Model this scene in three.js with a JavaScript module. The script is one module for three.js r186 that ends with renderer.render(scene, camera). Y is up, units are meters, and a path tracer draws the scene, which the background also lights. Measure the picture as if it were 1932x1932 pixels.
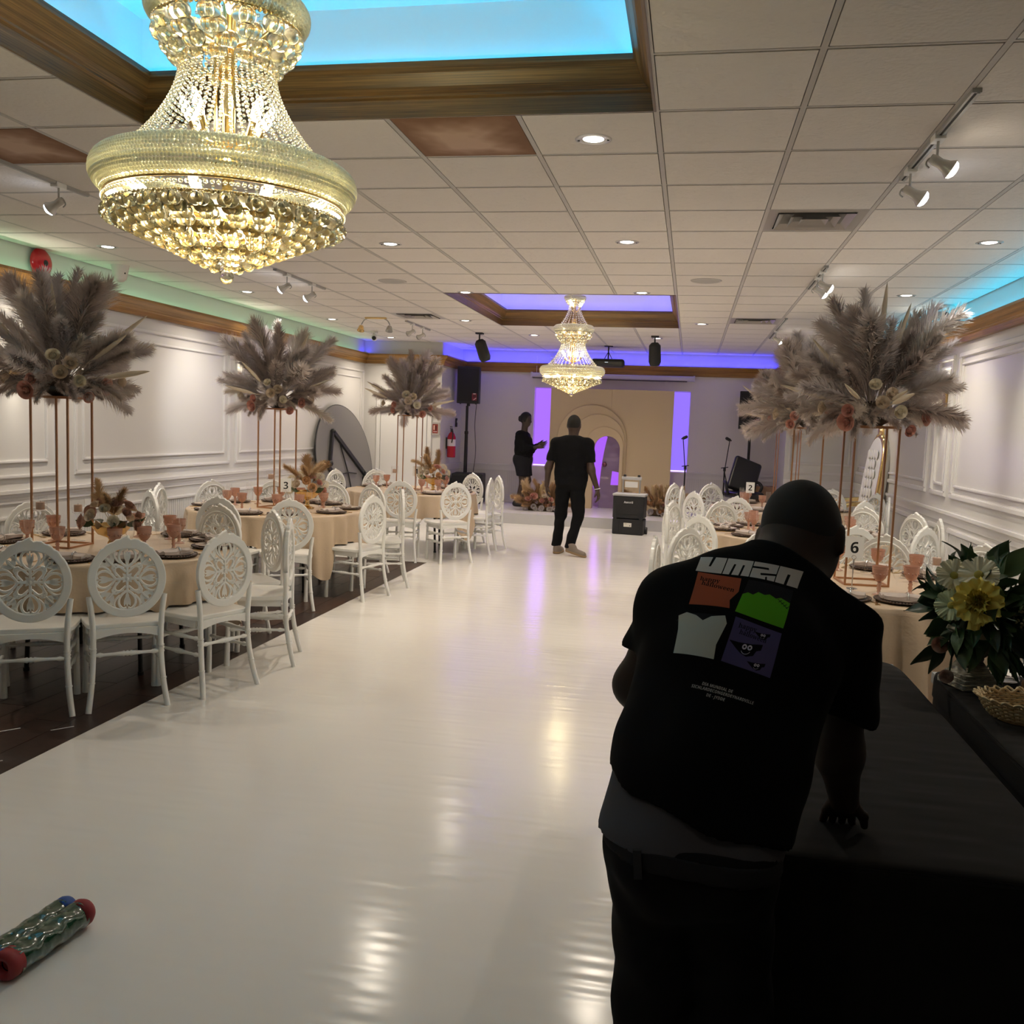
import * as THREE from 'three';
import { mergeGeometries, mergeVertices, toCreasedNormals } from 'three/addons/utils/BufferGeometryUtils.js';
import { RoundedBoxGeometry } from 'three/addons/geometries/RoundedBoxGeometry.js';
import { RectAreaLightUniformsLib } from 'three/addons/lights/RectAreaLightUniformsLib.js';
import { FontLoader } from 'three/addons/loaders/FontLoader.js';
import { TextGeometry } from 'three/addons/geometries/TextGeometry.js';

// ---------------------------------------------------------------- camera, sky, exposure
const scene = new THREE.Scene();
scene.background = new THREE.Color(0x050505);
const camera = new THREE.PerspectiveCamera(58.13, 1, 0.05, 60);
camera.rotation.order = 'YXZ';
camera.position.set(0, 1.62, 0);
camera.rotation.set(-0.0945, 0.1875, 0.0373);
scene.add(camera);
const renderer = new THREE.WebGLRenderer({ antialias: true });
renderer.toneMapping = THREE.LinearToneMapping;
renderer.toneMappingExposure = 1.25;
renderer.shadowMap.enabled = true;
RectAreaLightUniformsLib.init();
camera.updateMatrixWorld(true);

// strengths of the lamps of the room (candela, nits)
const LUM = {
  down: 9.5, downNear: 1.0, downColor: [1, 0.87, 0.71],
  chandelier: 2.8, chandelierColor: [1, 0.87, 0.5],
  track: 4.5, trackColor: [0.93, 0.95, 1.0],
  sconce: 1.1, tray1: 2.0, tray2: 2.1, coveLeft: 0.35, coveRight: 1.4, coveBack: 3.4, panel: 0.28,
};

// ---------------------------------------------------------------- helpers
let seed = 12345;
const rnd = () => { seed = (seed * 1664525 + 1013904223) >>> 0; return seed / 4294967296; };
const rr = (a, b) => a + (b - a) * rnd();
const V = (x, y, z) => new THREE.Vector3(x, y, z);
const used = {};
function numbered(n) { const k = used[n] = (used[n] ?? -1) + 1; return k ? `${n}_${String(k).padStart(3, '0')}` : n; }
function flat(g) {            // one layout for all: position, normal, uv without index
  let h = g.index ? g.toNonIndexed() : g.clone();
  if (!h.attributes.normal) h.computeVertexNormals();
  if (!h.attributes.uv) h.setAttribute('uv', new THREE.BufferAttribute(new Float32Array(h.attributes.position.count * 2), 2));
  for (const k of Object.keys(h.attributes)) if (!['position', 'normal', 'uv'].includes(k)) h.deleteAttribute(k);
  h.morphAttributes = {};
  return h;
}
const mg = (gs) => gs.length === 1 ? flat(gs[0]) : mergeGeometries(gs.map(flat), false);
function at(g, p = [0, 0, 0], r = [0, 0, 0], s = 1) {
  const m = new THREE.Matrix4().compose(V(...p), new THREE.Quaternion().setFromEuler(new THREE.Euler(...r)), Array.isArray(s) ? V(...s) : V(s, s, s));
  g.applyMatrix4(m); return g;
}
const box = (w, h, d, x = 0, y = 0, z = 0, r = [0, 0, 0]) => at(new THREE.BoxGeometry(w, h, d), [x, y, z], r);
const span = (x0, x1, y0, y1, z0, z1) => box(x1 - x0, y1 - y0, z1 - z0, (x0 + x1) / 2, (y0 + y1) / 2, (z0 + z1) / 2);
const rbox = (w, h, d, rad, x = 0, y = 0, z = 0, r = [0, 0, 0], seg = 2) => at(new RoundedBoxGeometry(w, h, d, seg, rad), [x, y, z], r);
const cyl = (r1, r2, h, x = 0, y = 0, z = 0, r = [0, 0, 0], seg = 20) => at(new THREE.CylinderGeometry(r1, r2, h, seg), [x, y, z], r);
const sph = (r, x = 0, y = 0, z = 0, s = 1, w = 16, h = 12) => at(new THREE.SphereGeometry(r, w, h), [x, y, z], [0, 0, 0], s);
const lathe = (pts, seg = 24) => new THREE.LatheGeometry(pts.map(([r, y]) => new THREE.Vector2(r, y)), seg);
const tube = (pts, r, n = 16, rad = 6, closed = false) => new THREE.TubeGeometry(new THREE.CatmullRomCurve3(pts.map(p => p.isVector3 ? p : V(...p)), closed), n, r, rad, closed);
function rod(a, b, r1, r2 = r1, seg = 10) {     // a straight bar between two points
  const A = a.isVector3 ? a : V(...a), B = b.isVector3 ? b : V(...b), d = B.clone().sub(A), L = d.length();
  const g = new THREE.CylinderGeometry(r2, r1, L, seg);
  g.applyQuaternion(new THREE.Quaternion().setFromUnitVectors(V(0, 1, 0), d.normalize()));
  g.translate((A.x + B.x) / 2, (A.y + B.y) / 2, (A.z + B.z) / 2); return g;
}
function sqbar(a, b, w, h = w) {                // a square bar between two points
  const A = V(...a), B = V(...b), d = B.clone().sub(A), L = d.length(), g = new THREE.BoxGeometry(w, L, h);
  g.applyQuaternion(new THREE.Quaternion().setFromUnitVectors(V(0, 1, 0), d.normalize()));
  g.translate((A.x + B.x) / 2, (A.y + B.y) / 2, (A.z + B.z) / 2); return g;
}
const ext = (shape, depth, bevel = 0, curve = 8) => new THREE.ExtrudeGeometry(shape, { depth, curveSegments: curve, bevelEnabled: bevel > 0, bevelSize: bevel, bevelThickness: bevel, bevelSegments: 2 });
function mesh(name, geo, mat, parent) {
  const m = new THREE.Mesh(Array.isArray(geo) ? mg(geo) : geo, mat);
  m.castShadow = m.receiveShadow = true;
  m.name = parent ? name : numbered(name); (parent || scene).add(m); return m;
}
function tag(o, label, category, group) { o.userData = { ...o.userData, label, category }; if (group) o.userData.group = group; return o; }
function thing(name, label, category, p = [0, 0, 0], ry = 0, group) {
  const o = new THREE.Group(); o.name = numbered(name); o.position.set(...p); o.rotation.y = ry; scene.add(o);
  return tag(o, label, category, group);
}
function struct(name, geo, mat) { const m = mesh(name, geo, mat); m.userData.kind = 'structure'; return m; }
function dup(o, p, ry, label, group, sc) {
  const c = o.clone(); c.name = numbered(o.name.replace(/_\d{3}$/, '')); c.userData = { ...o.userData };
  if (label) c.userData.label = label; if (group) c.userData.group = group;
  if (p) c.position.set(...p); if (ry !== undefined) c.rotation.set(0, ry, 0); if (sc) c.scale.setScalar(sc); scene.add(c); return c;
}
const ORD = ['first', 'second', 'third', 'fourth', 'fifth', 'sixth', 'seventh', 'eighth', 'ninth', 'tenth', 'eleventh', 'twelfth', 'thirteenth', 'fourteenth', 'fifteenth', 'sixteenth'];
const screenX = (o) => V(o.position.x, o.position.y, o.position.z).project(camera).x;
function ordinals(list, text) {                // names each by its place from left to right in the picture
  const s = [...list].sort((a, b) => screenX(a) - screenX(b));
  s.forEach((o, i) => { o.userData.label = text(i === 0 ? 'leftmost' : i === s.length - 1 ? 'rightmost' : ORD[i] + ' from left'); });
}
// ---------------------------------------------------------------- materials
const C = (r, g, b) => new THREE.Color().setRGB(r, g, b);
const std = (c, rough = 0.6, metal = 0, o = {}) => new THREE.MeshStandardMaterial({ color: Array.isArray(c) ? C(...c) : new THREE.Color(c), roughness: rough, metalness: metal, side: THREE.DoubleSide, ...o });
const phy = (c, o = {}) => new THREE.MeshPhysicalMaterial({ color: Array.isArray(c) ? C(...c) : new THREE.Color(c), side: THREE.DoubleSide, ...o });
const glow = (c, k) => new THREE.MeshStandardMaterial({ color: 0x111111, emissive: C(...c), emissiveIntensity: k, roughness: 0.5 });
function noiseTex(w, h, fn, srgb = true, rx = 1, ry = 1) {
  const d = new Uint8Array(w * h * 4);
  for (let y = 0; y < h; y++) for (let x = 0; x < w; x++) { const c = fn(x / w, y / h, x, y), i = (y * w + x) * 4; d[i] = c[0]; d[i + 1] = c[1]; d[i + 2] = c[2]; d[i + 3] = 255; }
  const t = new THREE.DataTexture(d, w, h); t.wrapS = t.wrapT = THREE.RepeatWrapping; t.magFilter = THREE.LinearFilter; t.minFilter = THREE.LinearFilter;
  if (srgb) t.colorSpace = THREE.SRGBColorSpace; t.repeat.set(rx, ry); t.needsUpdate = true; return t;
}
// tileable value noise
const lat = new Float32Array(65536); { let s = 77; for (let i = 0; i < 65536; i++) { s = (s * 1664525 + 1013904223) >>> 0; lat[i] = s / 4294967296; } }
function vn(x, y, px, py) {
  const x0 = Math.floor(x), y0 = Math.floor(y), fx = x - x0, fy = y - y0, u = fx * fx * (3 - 2 * fx), v = fy * fy * (3 - 2 * fy);
  const L = (i, j) => lat[((((i % px) + px) % px) + 251 * (((j % py) + py) % py)) & 65535];
  return (L(x0, y0) * (1 - u) + L(x0 + 1, y0) * u) * (1 - v) + (L(x0, y0 + 1) * (1 - u) + L(x0 + 1, y0 + 1) * u) * v;
}
function canvasTex(w, h, draw) {
  const c = document.createElement('canvas'); c.width = w; c.height = h; const x = c.getContext('2d'); draw(x, w, h);
  const t = new THREE.CanvasTexture(c); t.colorSpace = THREE.SRGBColorSpace; t.magFilter = THREE.LinearFilter; return t;
}
const clampb = (v) => Math.max(0, Math.min(255, v));
const grain = (r, g, b, amp) => noiseTex(256, 256, (u, v) => { const n = vn(u * 6, v * 90, 6, 90) * 0.6 + vn(u * 24, v * 200, 24, 200) * 0.4, m = vn(u * 3, v * 8, 3, 8); const k = 1 + (n - 0.5) * amp + (m - 0.5) * amp * 0.8; return [clampb(r * k), clampb(g * k), clampb(b * k)]; });
const M = {};
M.wall = std([0.67, 0.655, 0.63], 0.26);
M.trim = std([0.72, 0.70, 0.69], 0.3);
M.wallBack = std([0.72, 0.68, 0.66], 0.5);
M.tile = [0.78, 0.80, 0.76].map(k => std([k, k * 0.94, k * 0.885], 0.95, 0, { bumpMap: noiseTex(128, 128, (u, v) => { const n = 255 * (vn(u * 40, v * 40, 40, 40) * 0.6 + vn(u * 90, v * 90, 90, 90) * 0.4); return [n, n, n]; }, false), bumpScale: 0.003 }));
M.tileStain = std([1, 1, 1], 0.95, 0, { map: noiseTex(96, 96, (u, v) => { const e = Math.min(u, 1 - u, v, 1 - v) * 2, n = vn(u * 5, v * 5, 5, 5) * 0.5 + vn(u * 14, v * 14, 14, 14) * 0.25, k = Math.max(0, Math.min(1, e * 1.5 + n - 0.45)); return [140 + 62 * k, 104 + 68 * k, 80 + 72 * k]; }) });
M.bar = std([0.55, 0.52, 0.5], 0.6);
M.dark = std([0.02, 0.02, 0.02], 0.7);
M.oak = std([1, 1, 1], 0.38, 0, { map: grain(150, 110, 54, 0.5) });
M.oakDark = std([1, 1, 1], 0.4, 0, { map: grain(112, 84, 46, 0.6) });
M.plank = [[62, 42, 34], [52, 35, 29], [70, 48, 38], [46, 31, 27]].map(c => std([1, 1, 1], 0.34, 0, { map: grain(...c, 0.5) }));
M.vinyl = std([0.75, 0.725, 0.68], 0.17, 0, { bumpMap: noiseTex(512, 512, (u, v) => { const n = 255 * (vn(u * 10, v * 60, 10, 60) * 0.55 + vn(u * 4, v * 9, 4, 9) * 0.45); return [n, n, n]; }, false, 0.5, 0.5), bumpScale: 0.0018 });
M.whitePaint = std([0.80, 0.80, 0.77], 0.32);
M.white = std([0.85, 0.84, 0.82], 0.45);
M.cloth = phy([0.56, 0.43, 0.30], { roughness: 0.42, sheen: 0.6, sheenRoughness: 0.4, sheenColor: C(0.8, 0.66, 0.5), bumpMap: noiseTex(256, 256, (u, v) => { const n = 255 * (vn(u * 9, v * 40, 9, 40) * 0.5 + vn(u * 128, v * 128, 128, 128) * 0.5); return [n, n, n]; }, false), bumpScale: 0.0015 });
M.gold = std([0.86, 0.62, 0.28], 0.22, 1);
M.rosegold = std([0.50, 0.26, 0.135], 0.3, 0.75);
M.black = std([0.012, 0.012, 0.013], 0.55);
M.blackGloss = std([0.015, 0.015, 0.016], 0.28);
M.blackCloth = phy([0.011, 0.0105, 0.010], { roughness: 0.9, specularIntensity: 0.35, bumpMap: noiseTex(128, 128, (u, v) => { const n = 255 * vn(u * 7, v * 30, 7, 30); return [n, n, n]; }, false), bumpScale: 0.004 });
M.fabricBlack = phy([0.0065, 0.0065, 0.0075], { roughness: 0.95, specularIntensity: 0.3 });
M.chrome = std([0.75, 0.75, 0.77], 0.18, 1);
M.greyMetal = std([0.5, 0.5, 0.5], 0.35, 0.8);
M.glass = phy([1, 1, 1], { transmission: 1, roughness: 0.02, thickness: 0, ior: 1.45 });
M.goblet = phy([0.78, 0.53, 0.42], { transmission: 0.55, roughness: 0.25, thickness: 0, ior: 1.5 });
M.crystal = phy([1.0, 0.975, 0.84], { transmission: 1, roughness: 0.15, thickness: 0.03, ior: 1.55 });
M.pave = phy([1.0, 0.985, 0.87], { transmission: 0.5, roughness: 0.45, thickness: 0, ior: 1.6, clearcoat: 1, clearcoatRoughness: 0.05 });
M.bulb = glow([1, 0.93, 0.72], 14);
M.candleBulb = glow([1, 0.93, 0.74], 7);
// ================================================================ the room
const H = 2.99, XL = -5.68, XR = 2.63, ZB = -17.0, ZF = 2.2, ZA = -15.55, XA = -4.27, XC = 1.52;
const X0 = -0.22, Z0 = -3.54, T = 0.61;
const TRAYS = [{ x0: X0 - 4 * T, x1: X0, z0: Z0 - T, z1: Z0 - T + 5 * T }, { x0: X0 - 4 * T, x1: X0, z0: Z0 - 15 * T, z1: Z0 - 10 * T }];
// --- floor: dark planks beside a white vinyl sheet
const floor = struct('floor', span(XL - 0.15, XR + 0.15, -0.2, -0.02, ZB - 0.15, ZF + 0.15), std([0.03, 0.022, 0.018], 0.6));
{
  const w = 0.185, L = 1.22; let n = 0; const geo = [0, 1, 2].map(() => at(new THREE.BoxGeometry(w - 0.003, 0.02, L - 0.004), [0, -0.011, 0]));
  const put = (xa, xb, za, zb) => {
    for (let i = 0, x = xa + w / 2; x < xb; x += w, i++) for (let z = zb - ((i * 0.43) % 1) * L; z > za - L; z -= L) {
      const zc = z - L / 2, lo = Math.max(za, zc - L / 2), hi = Math.min(zb, zc + L / 2); if (hi - lo < 0.05) continue;
      const m = mesh('plank', hi - lo > L - 0.01 ? geo[n % 3] : at(new THREE.BoxGeometry(w - 0.003, 0.02, hi - lo - 0.004), [0, -0.011, 0]), M.plank[(n * 7 + i * 3) % 4], floor);
      m.position.set(x, 0, (lo + hi) / 2); n++;
    }
  };
  put(XL, -2.86, -10.14, -2.2); put(0.02, XR, -6.45, -3.2);
  mesh('underlay', [span(XL, -2.9, -0.019, -0.004, -2.2, ZF), span(0.3, XR, -0.019, -0.004, -3.2, ZF)], M.plank[1], floor);
}
{
  const s = new THREE.Shape(); [[-2.9, 2.2], [0.05, 2.2], [0.05, -6.45], [XR, -6.45], [XR, -14.8], [XL, -14.8], [XL, -10.14], [-2.9, -10.14]].forEach(([x, z], i) => i ? s.lineTo(x, -z) : s.moveTo(x, -z));
  const g = at(ext(s, 0.004, 0), [0, 0, 0], [-Math.PI / 2, 0, 0]);
  const f = struct('floor_sheet', g, M.vinyl); f.userData.label = 'glossy white vinyl sheet covering the middle of the dark plank floor';
}
// thin pale tape marks on the dark planks
for (const [x, z, a] of [[-3.28, -3.95, 0.9], [-3.05, -4.05, 0.9], [-3.62, -3.62, 0.9], [-3.05, -3.55, 0.9]]) { const m = mesh('tape_strip', at(new THREE.BoxGeometry(0.11, 0.001, 0.008), [0, 0, 0]), M.white, floor); m.position.set(x, 0.0005, z); m.rotation.y = a; }
// --- ceiling slab with two raised trays
const inTray = (x, z) => TRAYS.some(t => x > t.x0 && x < t.x1 && z > t.z0 && z < t.z1);
{
  const g = [], a = TRAYS[0], b = TRAYS[1], y0 = H + 0.02, y1 = H + 0.14, xl = XL - 0.15, xr = XR + 0.15;
  g.push(span(xl, a.x0, y0, y1, ZB - 0.15, ZF + 0.15), span(a.x1, xr, y0, y1, ZB - 0.15, ZF + 0.15), span(a.x0, a.x1, y0, y1, a.z1, ZF + 0.15), span(a.x0, a.x1, y0, y1, b.z1, a.z0), span(a.x0, a.x1, y0, y1, ZB - 0.15, b.z0));
  const ceiling = struct('ceiling', g, std([0.2, 0.19, 0.18], 0.9)); globalThis.ceilingObj = ceiling;
}
const ceilingO = globalThis.ceilingObj;
const VENTS = [[1, 4], [1, 13], [-6, 13]];
const STAIN = ['-2,1', '-6,1', '-6,0'];
{
  const cells = [], wg = 0.012, geo = box(T - 2 * wg - 0.008, 0.014, T - 2 * wg - 0.008);
  for (let k = -9; k <= 4; k++) for (let r = -9; r <= 22; r++) {
    let xa = X0 + k * T, xb = xa + T, zb = Z0 - r * T, za = zb - T;
    if (inTray((xa + xb) / 2, (za + zb) / 2) || VENTS.some(v => v[0] === k && v[1] === r)) continue;
    const full = xa > XL && xb < XR && zb < ZF && za > ZB;
    xa = Math.max(xa, XL); xb = Math.min(xb, XR); zb = Math.min(zb, ZF); za = Math.max(za, ZB); if (xb - xa < 0.05 || zb - za < 0.05) continue;
    const c = V((xa + xb) / 2, H, (za + zb) / 2), p = c.clone().project(camera), seen = c.z < -1.2 && Math.abs(p.x) < 1.12 && p.y < 1.15;
    cells.push({ k, r, c, w: xb - xa, d: zb - za, full, seen, dist: c.distanceTo(camera.position) });
  }
  cells.sort((p, q) => (q.seen - p.seen) || (p.dist - q.dist));
  const rest = [];
  cells.forEach((t, i) => {
    const stain = STAIN.includes(t.k + ',' + t.r), gg = stain && t.k === -2 ? null : t.full ? geo : box(t.w - 2 * wg - 0.008, 0.014, t.d - 2 * wg - 0.008);
    if (i >= 285 || !t.seen) { rest.push(at((gg || geo).clone(), [t.c.x, H + 0.004, t.c.z])); return; }
    let g = gg;
    if (!g) { g = new THREE.BoxGeometry(T - 0.03, 0.012, T - 0.03, 12, 1, 12); const pp = g.attributes.position; for (let j = 0; j < pp.count; j++) { const x = pp.getX(j) / 0.3, z = pp.getZ(j) / 0.3; pp.setY(j, pp.getY(j) - 0.028 * Math.max(0, (1 - x * x) * (1 - z * z))); } g.computeVertexNormals(); }
    const m = mesh('ceiling_tile', g, stain ? M.tileStain : M.tile[(t.k * 5 + t.r * 3 + 90) % 3], ceilingO); m.position.set(t.c.x, H + 0.004, t.c.z);
    if (stain) m.userData.label = 'brown water-stained sagging ceiling tile';
  });
  if (rest.length) { const m = mesh('ceiling_tile', rest, M.tile[1], ceilingO); m.userData.kind = 'stuff'; }
  const bars = [];
  const cuts = (gaps, a, b) => { let seg = [[a, b]]; for (const [p, q] of gaps) seg = seg.flatMap(([u, v]) => q <= u || p >= v ? [[u, v]] : [[u, p], [q, v]].filter(w => w[1] - w[0] > 0.05)); return seg; };
  for (let k = -9; k <= 4; k++) { const x = X0 + k * T; if (x < XL || x > XR) continue; for (const [a, b] of cuts(TRAYS.filter(t => x > t.x0 + 0.01 && x < t.x1 - 0.01).map(t => [t.z0 - 0.012, t.z1 + 0.012]), ZB, ZF)) bars.push(span(x - wg, x + wg, H - 0.003, H + 0.012, a, b)); }
  for (let r = -9; r <= 22; r++) { const z = Z0 - r * T; if (z < ZB || z > ZF) continue; for (const [a, b] of cuts(TRAYS.filter(t => z > t.z0 + 0.01 && z < t.z1 - 0.01).map(t => [t.x0 - 0.012, t.x1 + 0.012]), XL, XR)) bars.push(span(a, b, H - 0.002, H + 0.0115, z - 0.008, z + 0.008)); }
  mesh('ceiling_grid', bars, M.bar, ceilingO);
}
// crown profile: (outward distance, height); swept along straight runs
const CROWN = [[0, 0], [0.045, 0], [0.05, 0.05], [0.062, 0.062], [0.062, 0.072], [0.085, 0.1], [0.118, 0.128], [0.128, 0.14], [0.128, 0.165], [0.115, 0.165], [0.06, 0.12], [0, 0.1]];
function crownRun(a, b, n, prof, miterA = 0, miterB = 0) {       // a,b: [x,y,z]; n: outward direction [x,z]; mitres lengthen with the outward distance
  const A = V(...a), B = V(...b), d = B.clone().sub(A).normalize(), N = V(n[0], 0, n[1]); const pos = [], uv = [], L = A.distanceTo(B); let acc = 0;
  const P = (p, e) => { const o = (e ? B : A).clone().addScaledVector(N, p[0]).addScaledVector(d, (e ? miterB : -miterA) * p[0]); o.y += p[1]; return o; };
  for (let i = 0; i < prof.length; i++) {
    const p = prof[i], q = prof[(i + 1) % prof.length], l = Math.hypot(q[0] - p[0], q[1] - p[1]);
    const c = [P(p, 0), P(q, 0), P(q, 1), P(p, 0), P(q, 1), P(p, 1)], u = [[0, acc], [0, acc + l], [L, acc + l], [0, acc], [L, acc + l], [L, acc]];
    c.forEach((v, k) => { pos.push(v.x, v.y, v.z); uv.push(u[k][0] * 0.5, u[k][1] * 4); }); acc += l;
  }
  const g = new THREE.BufferGeometry(); g.setAttribute('position', new THREE.Float32BufferAttribute(pos, 3)); g.setAttribute('uv', new THREE.Float32BufferAttribute(uv, 2)); g.computeVertexNormals(); return g;
}
// --- trays
const LAMP = (o, ...p) => { o.position.set(...p); o.castShadow = true; scene.add(o); return o; };
function areaStrip(color, k, w, l, x, y, z, dir, alongZ) {      // a light strip of size w x l, shining towards dir
  const L = new THREE.RectAreaLight(C(...color), k, alongZ ? w : l, alongZ ? l : w); scene.add(L);
  L.position.set(x, y, z); L.up.set(0, 0, 1); if (Math.abs(dir[2]) > 0.9) L.up.set(0, 1, 0);
  L.lookAt(x + dir[0], y + dir[1], z + dir[2]); return L;
}
TRAYS.forEach((t, i) => {
  const y0 = H + 0.02, y1 = 3.48, e = 0.1, q = 0.12;
  const col = i ? [0.1, 0.1, 1] : [0, 0.52, 1], kk = i ? LUM.tray2 : LUM.tray1;
  const tray = struct('ceiling_tray', [span(t.x0 - q, t.x1 + q, y1, y1 + 0.1, t.z0 - q, t.z1 + q), span(t.x0 - q, t.x0 - 0.02, y0 + 0.12, y1, t.z0 - q, t.z1 + q), span(t.x1 + 0.02, t.x1 + q, y0 + 0.12, y1, t.z0 - q, t.z1 + q), span(t.x0 - q, t.x1 + q, y0 + 0.12, y1, t.z0 - q, t.z0 - 0.02), span(t.x0 - q, t.x1 + q, y0 + 0.12, y1, t.z1 + 0.02, t.z1 + q)], M.white);
  tray.userData.label = i ? 'far raised ceiling tray washed with blue light' : 'near raised ceiling tray washed with cyan light';
  const prof = [[0, 0], [0.012, 0], [0.018, 0.075], [0.034, 0.082], [0.034, 0.092], [0.05, 0.1], [0.062, 0.115], [0.085, 0.165], [0.1, 0.185], [0.1, 0.21], [0.09, 0.21], [0.02, 0.12], [0, 0.1]];
  const y = H - 0.006, m = M.oakDark;
  mesh('tray_moulding', crownRun([t.x0, y, t.z0], [t.x1, y, t.z0], [0, 1], prof, -1, -1), m, tray);
  mesh('tray_moulding', crownRun([t.x0, y, t.z1], [t.x1, y, t.z1], [0, -1], prof, -1, -1), m, tray);
  mesh('tray_moulding', crownRun([t.x0, y, t.z0], [t.x0, y, t.z1], [1, 0], prof, -1, -1), m, tray);
  mesh('tray_moulding', crownRun([t.x1, y, t.z0], [t.x1, y, t.z1], [-1, 0], prof, -1, -1), m, tray);
  const gm = glow(col, 2.2), xs = t.x1 - t.x0, zs = t.z1 - t.z0, yl = y + 0.135;
  mesh('led_strip_light', [box(xs - 0.1, 0.006, 0.012, (t.x0 + t.x1) / 2, yl, t.z0 + 0.025), box(xs - 0.1, 0.006, 0.012, (t.x0 + t.x1) / 2, yl, t.z1 - 0.025), box(0.012, 0.006, zs - 0.1, t.x0 + 0.025, yl, (t.z0 + t.z1) / 2), box(0.012, 0.006, zs - 0.1, t.x1 - 0.025, yl, (t.z0 + t.z1) / 2)], gm, tray);
  for (const s of [0, 1]) {
    areaStrip(col, kk * 14, 0.02, xs - 0.2, (t.x0 + t.x1) / 2, yl + 0.012, s ? t.z1 - 0.03 : t.z0 + 0.03, [0, 1, 0], false);
    areaStrip(col, kk * 14, 0.02, zs - 0.2, s ? t.x1 - 0.03 : t.x0 + 0.03, yl + 0.012, (t.z0 + t.z1) / 2, [0, 1, 0], true);
  }
});
// --- walls
const wallL = struct('wall_left', span(XL - 0.15, XL, -0.02, H + 0.02, ZA - 0.15, ZF + 0.15), M.wall);
const wallR = struct('wall_right', span(XR, XR + 0.15, -0.02, H + 0.02, ZA - 0.15, ZF + 0.15), M.wall);
const wallF = struct('wall_front', span(XL, XR, -0.02, H + 0.02, ZF, ZF + 0.15), M.wall);
const wallAL = struct('wall_alcove_left', [span(XL, XA, -0.02, H + 0.02, ZA - 0.15, ZA), span(XA - 0.15, XA, -0.02, H + 0.02, ZB - 0.15, ZA - 0.15)], M.wall);
const wallAR = struct('wall_alcove_right', [span(XC, XR, -0.02, H + 0.02, ZA - 0.15, ZA), span(XC, XC + 0.15, -0.02, H + 0.02, ZB - 0.15, ZA - 0.15)], M.wall);
// back wall with two tall recesses that hold light
const NI = [[-2.88, -2.52], [-0.42, -0.03]];
const wallB = struct('wall_back', [span(XA, NI[0][0], -0.02, H + 0.02, ZB - 0.15, ZB), span(NI[0][1], NI[1][0], -0.02, H + 0.02, ZB - 0.15, ZB), span(NI[1][1], XC, -0.02, H + 0.02, ZB - 0.15, ZB), ...NI.flatMap(([a, b]) => [span(a, b, -0.02, 0.87, ZB - 0.15, ZB), span(a, b, 2.33, H + 0.02, ZB - 0.15, ZB), span(a, b, 0.87, 2.33, ZB - 0.15, ZB - 0.12)])], M.wallBack);
// a rectangular frame of moulding lying on a wall; u runs along the wall
function frameOn(parent, place, u0, u1, y0, y1, w = 0.03, t = 0.02, name = 'panel_moulding') {
  const gs = []; const bar = (ua, ub, ya, yb) => { gs.push(span(ua, ub, ya, yb, 0, t * 0.6)); const iu = Math.min(0.008, (ub - ua) / 4), iy = Math.min(0.008, (yb - ya) / 4); gs.push(span(ua + iu, ub - iu, ya + iy, yb - iy, 0, t)); };
  bar(u0, u1, y1 - w, y1); bar(u0, u1, y0, y0 + w); bar(u0, u0 + w, y0 + w, y1 - w); bar(u1 - w, u1, y0 + w, y1 - w);
  const g = mg(gs); g.applyMatrix4(place); return mesh(name, g, M.trim, parent);
}
const PL = new THREE.Matrix4().makeRotationY(Math.PI / 2).setPosition(XL, 0, 0);        // u = -z
const PR = new THREE.Matrix4().makeRotationY(-Math.PI / 2).setPosition(XR, 0, 0);       // u = z
const PLZ = new THREE.Matrix4().makeTranslation(0, 0, ZA);                               // u = x
function bandOn(parent, place, u0, u1, y, name) { // a projecting ledge
  const g = mg([span(u0, u1, y - 0.06, y - 0.03, 0, 0.018), span(u0, u1, y - 0.03, y, 0, 0.034), span(u0, u1, y - 0.115, y - 0.06, 0, 0.01)]); g.applyMatrix4(place); return mesh(name, g, M.trim, parent);
}
function beads(parent, place, u0, u1, y0, y1) { const gs = []; for (let u = u0; u < u1 - 0.02; u += 0.04) gs.push(span(u + 0.002, u + 0.036, y0, y1, 0, 0.006)); const g = mg(gs); g.applyMatrix4(place); mesh('beadboard', g, M.wall, parent); }
for (const [a, b] of [[4.0, 7.5], [7.74, 10.71], [10.86, 15.5]]) {
  frameOn(wallL, PL, a, b, 1.0, 2.47, 0.035, 0.022); frameOn(wallL, PL, a + 0.12, b - 0.13, 1.13, 2.35, 0.028, 0.018);
  frameOn(wallL, PL, a + 0.02, b - 0.02, 0.18, 0.68, 0.035, 0.02); beads(wallL, PL, a + 0.06, b - 0.06, 0.22, 0.64);
}
bandOn(wallL, PL, -ZF, 15.5, 0.9, 'chair_rail'); bandOn(wallL, PL, -ZF, 15.5, 0.12, 'baseboard');
for (const [a, b] of [[-10.02, -5.2], [-10.8, -10.22], [-15.4, -11.03]]) {
  frameOn(wallR, PR, a, b, 1.04, 2.5, 0.05, 0.026); frameOn(wallR, PR, a + 0.1, b - 0.1, 1.15, 2.4, 0.03, 0.02);
  frameOn(wallR, PR, a + 0.02, b - 0.02, 0.16, 0.74, 0.05, 0.024); beads(wallR, PR, a + 0.08, b - 0.08, 0.22, 0.68);
}
bandOn(wallR, PR, ZA + 0.02, ZF, 0.9, 'chair_rail'); bandOn(wallR, PR, ZA + 0.02, ZF, 0.12, 'baseboard');
frameOn(wallAR, PLZ, XC + 0.1, XR - 0.1, 1.15, 2.35, 0.03, 0.018); frameOn(wallAR, PLZ, XC + 0.06, XR - 0.06, 1.0, 2.48, 0.035, 0.022);
bandOn(wallAR, PLZ, XC, XR, 0.9, 'chair_rail');
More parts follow.
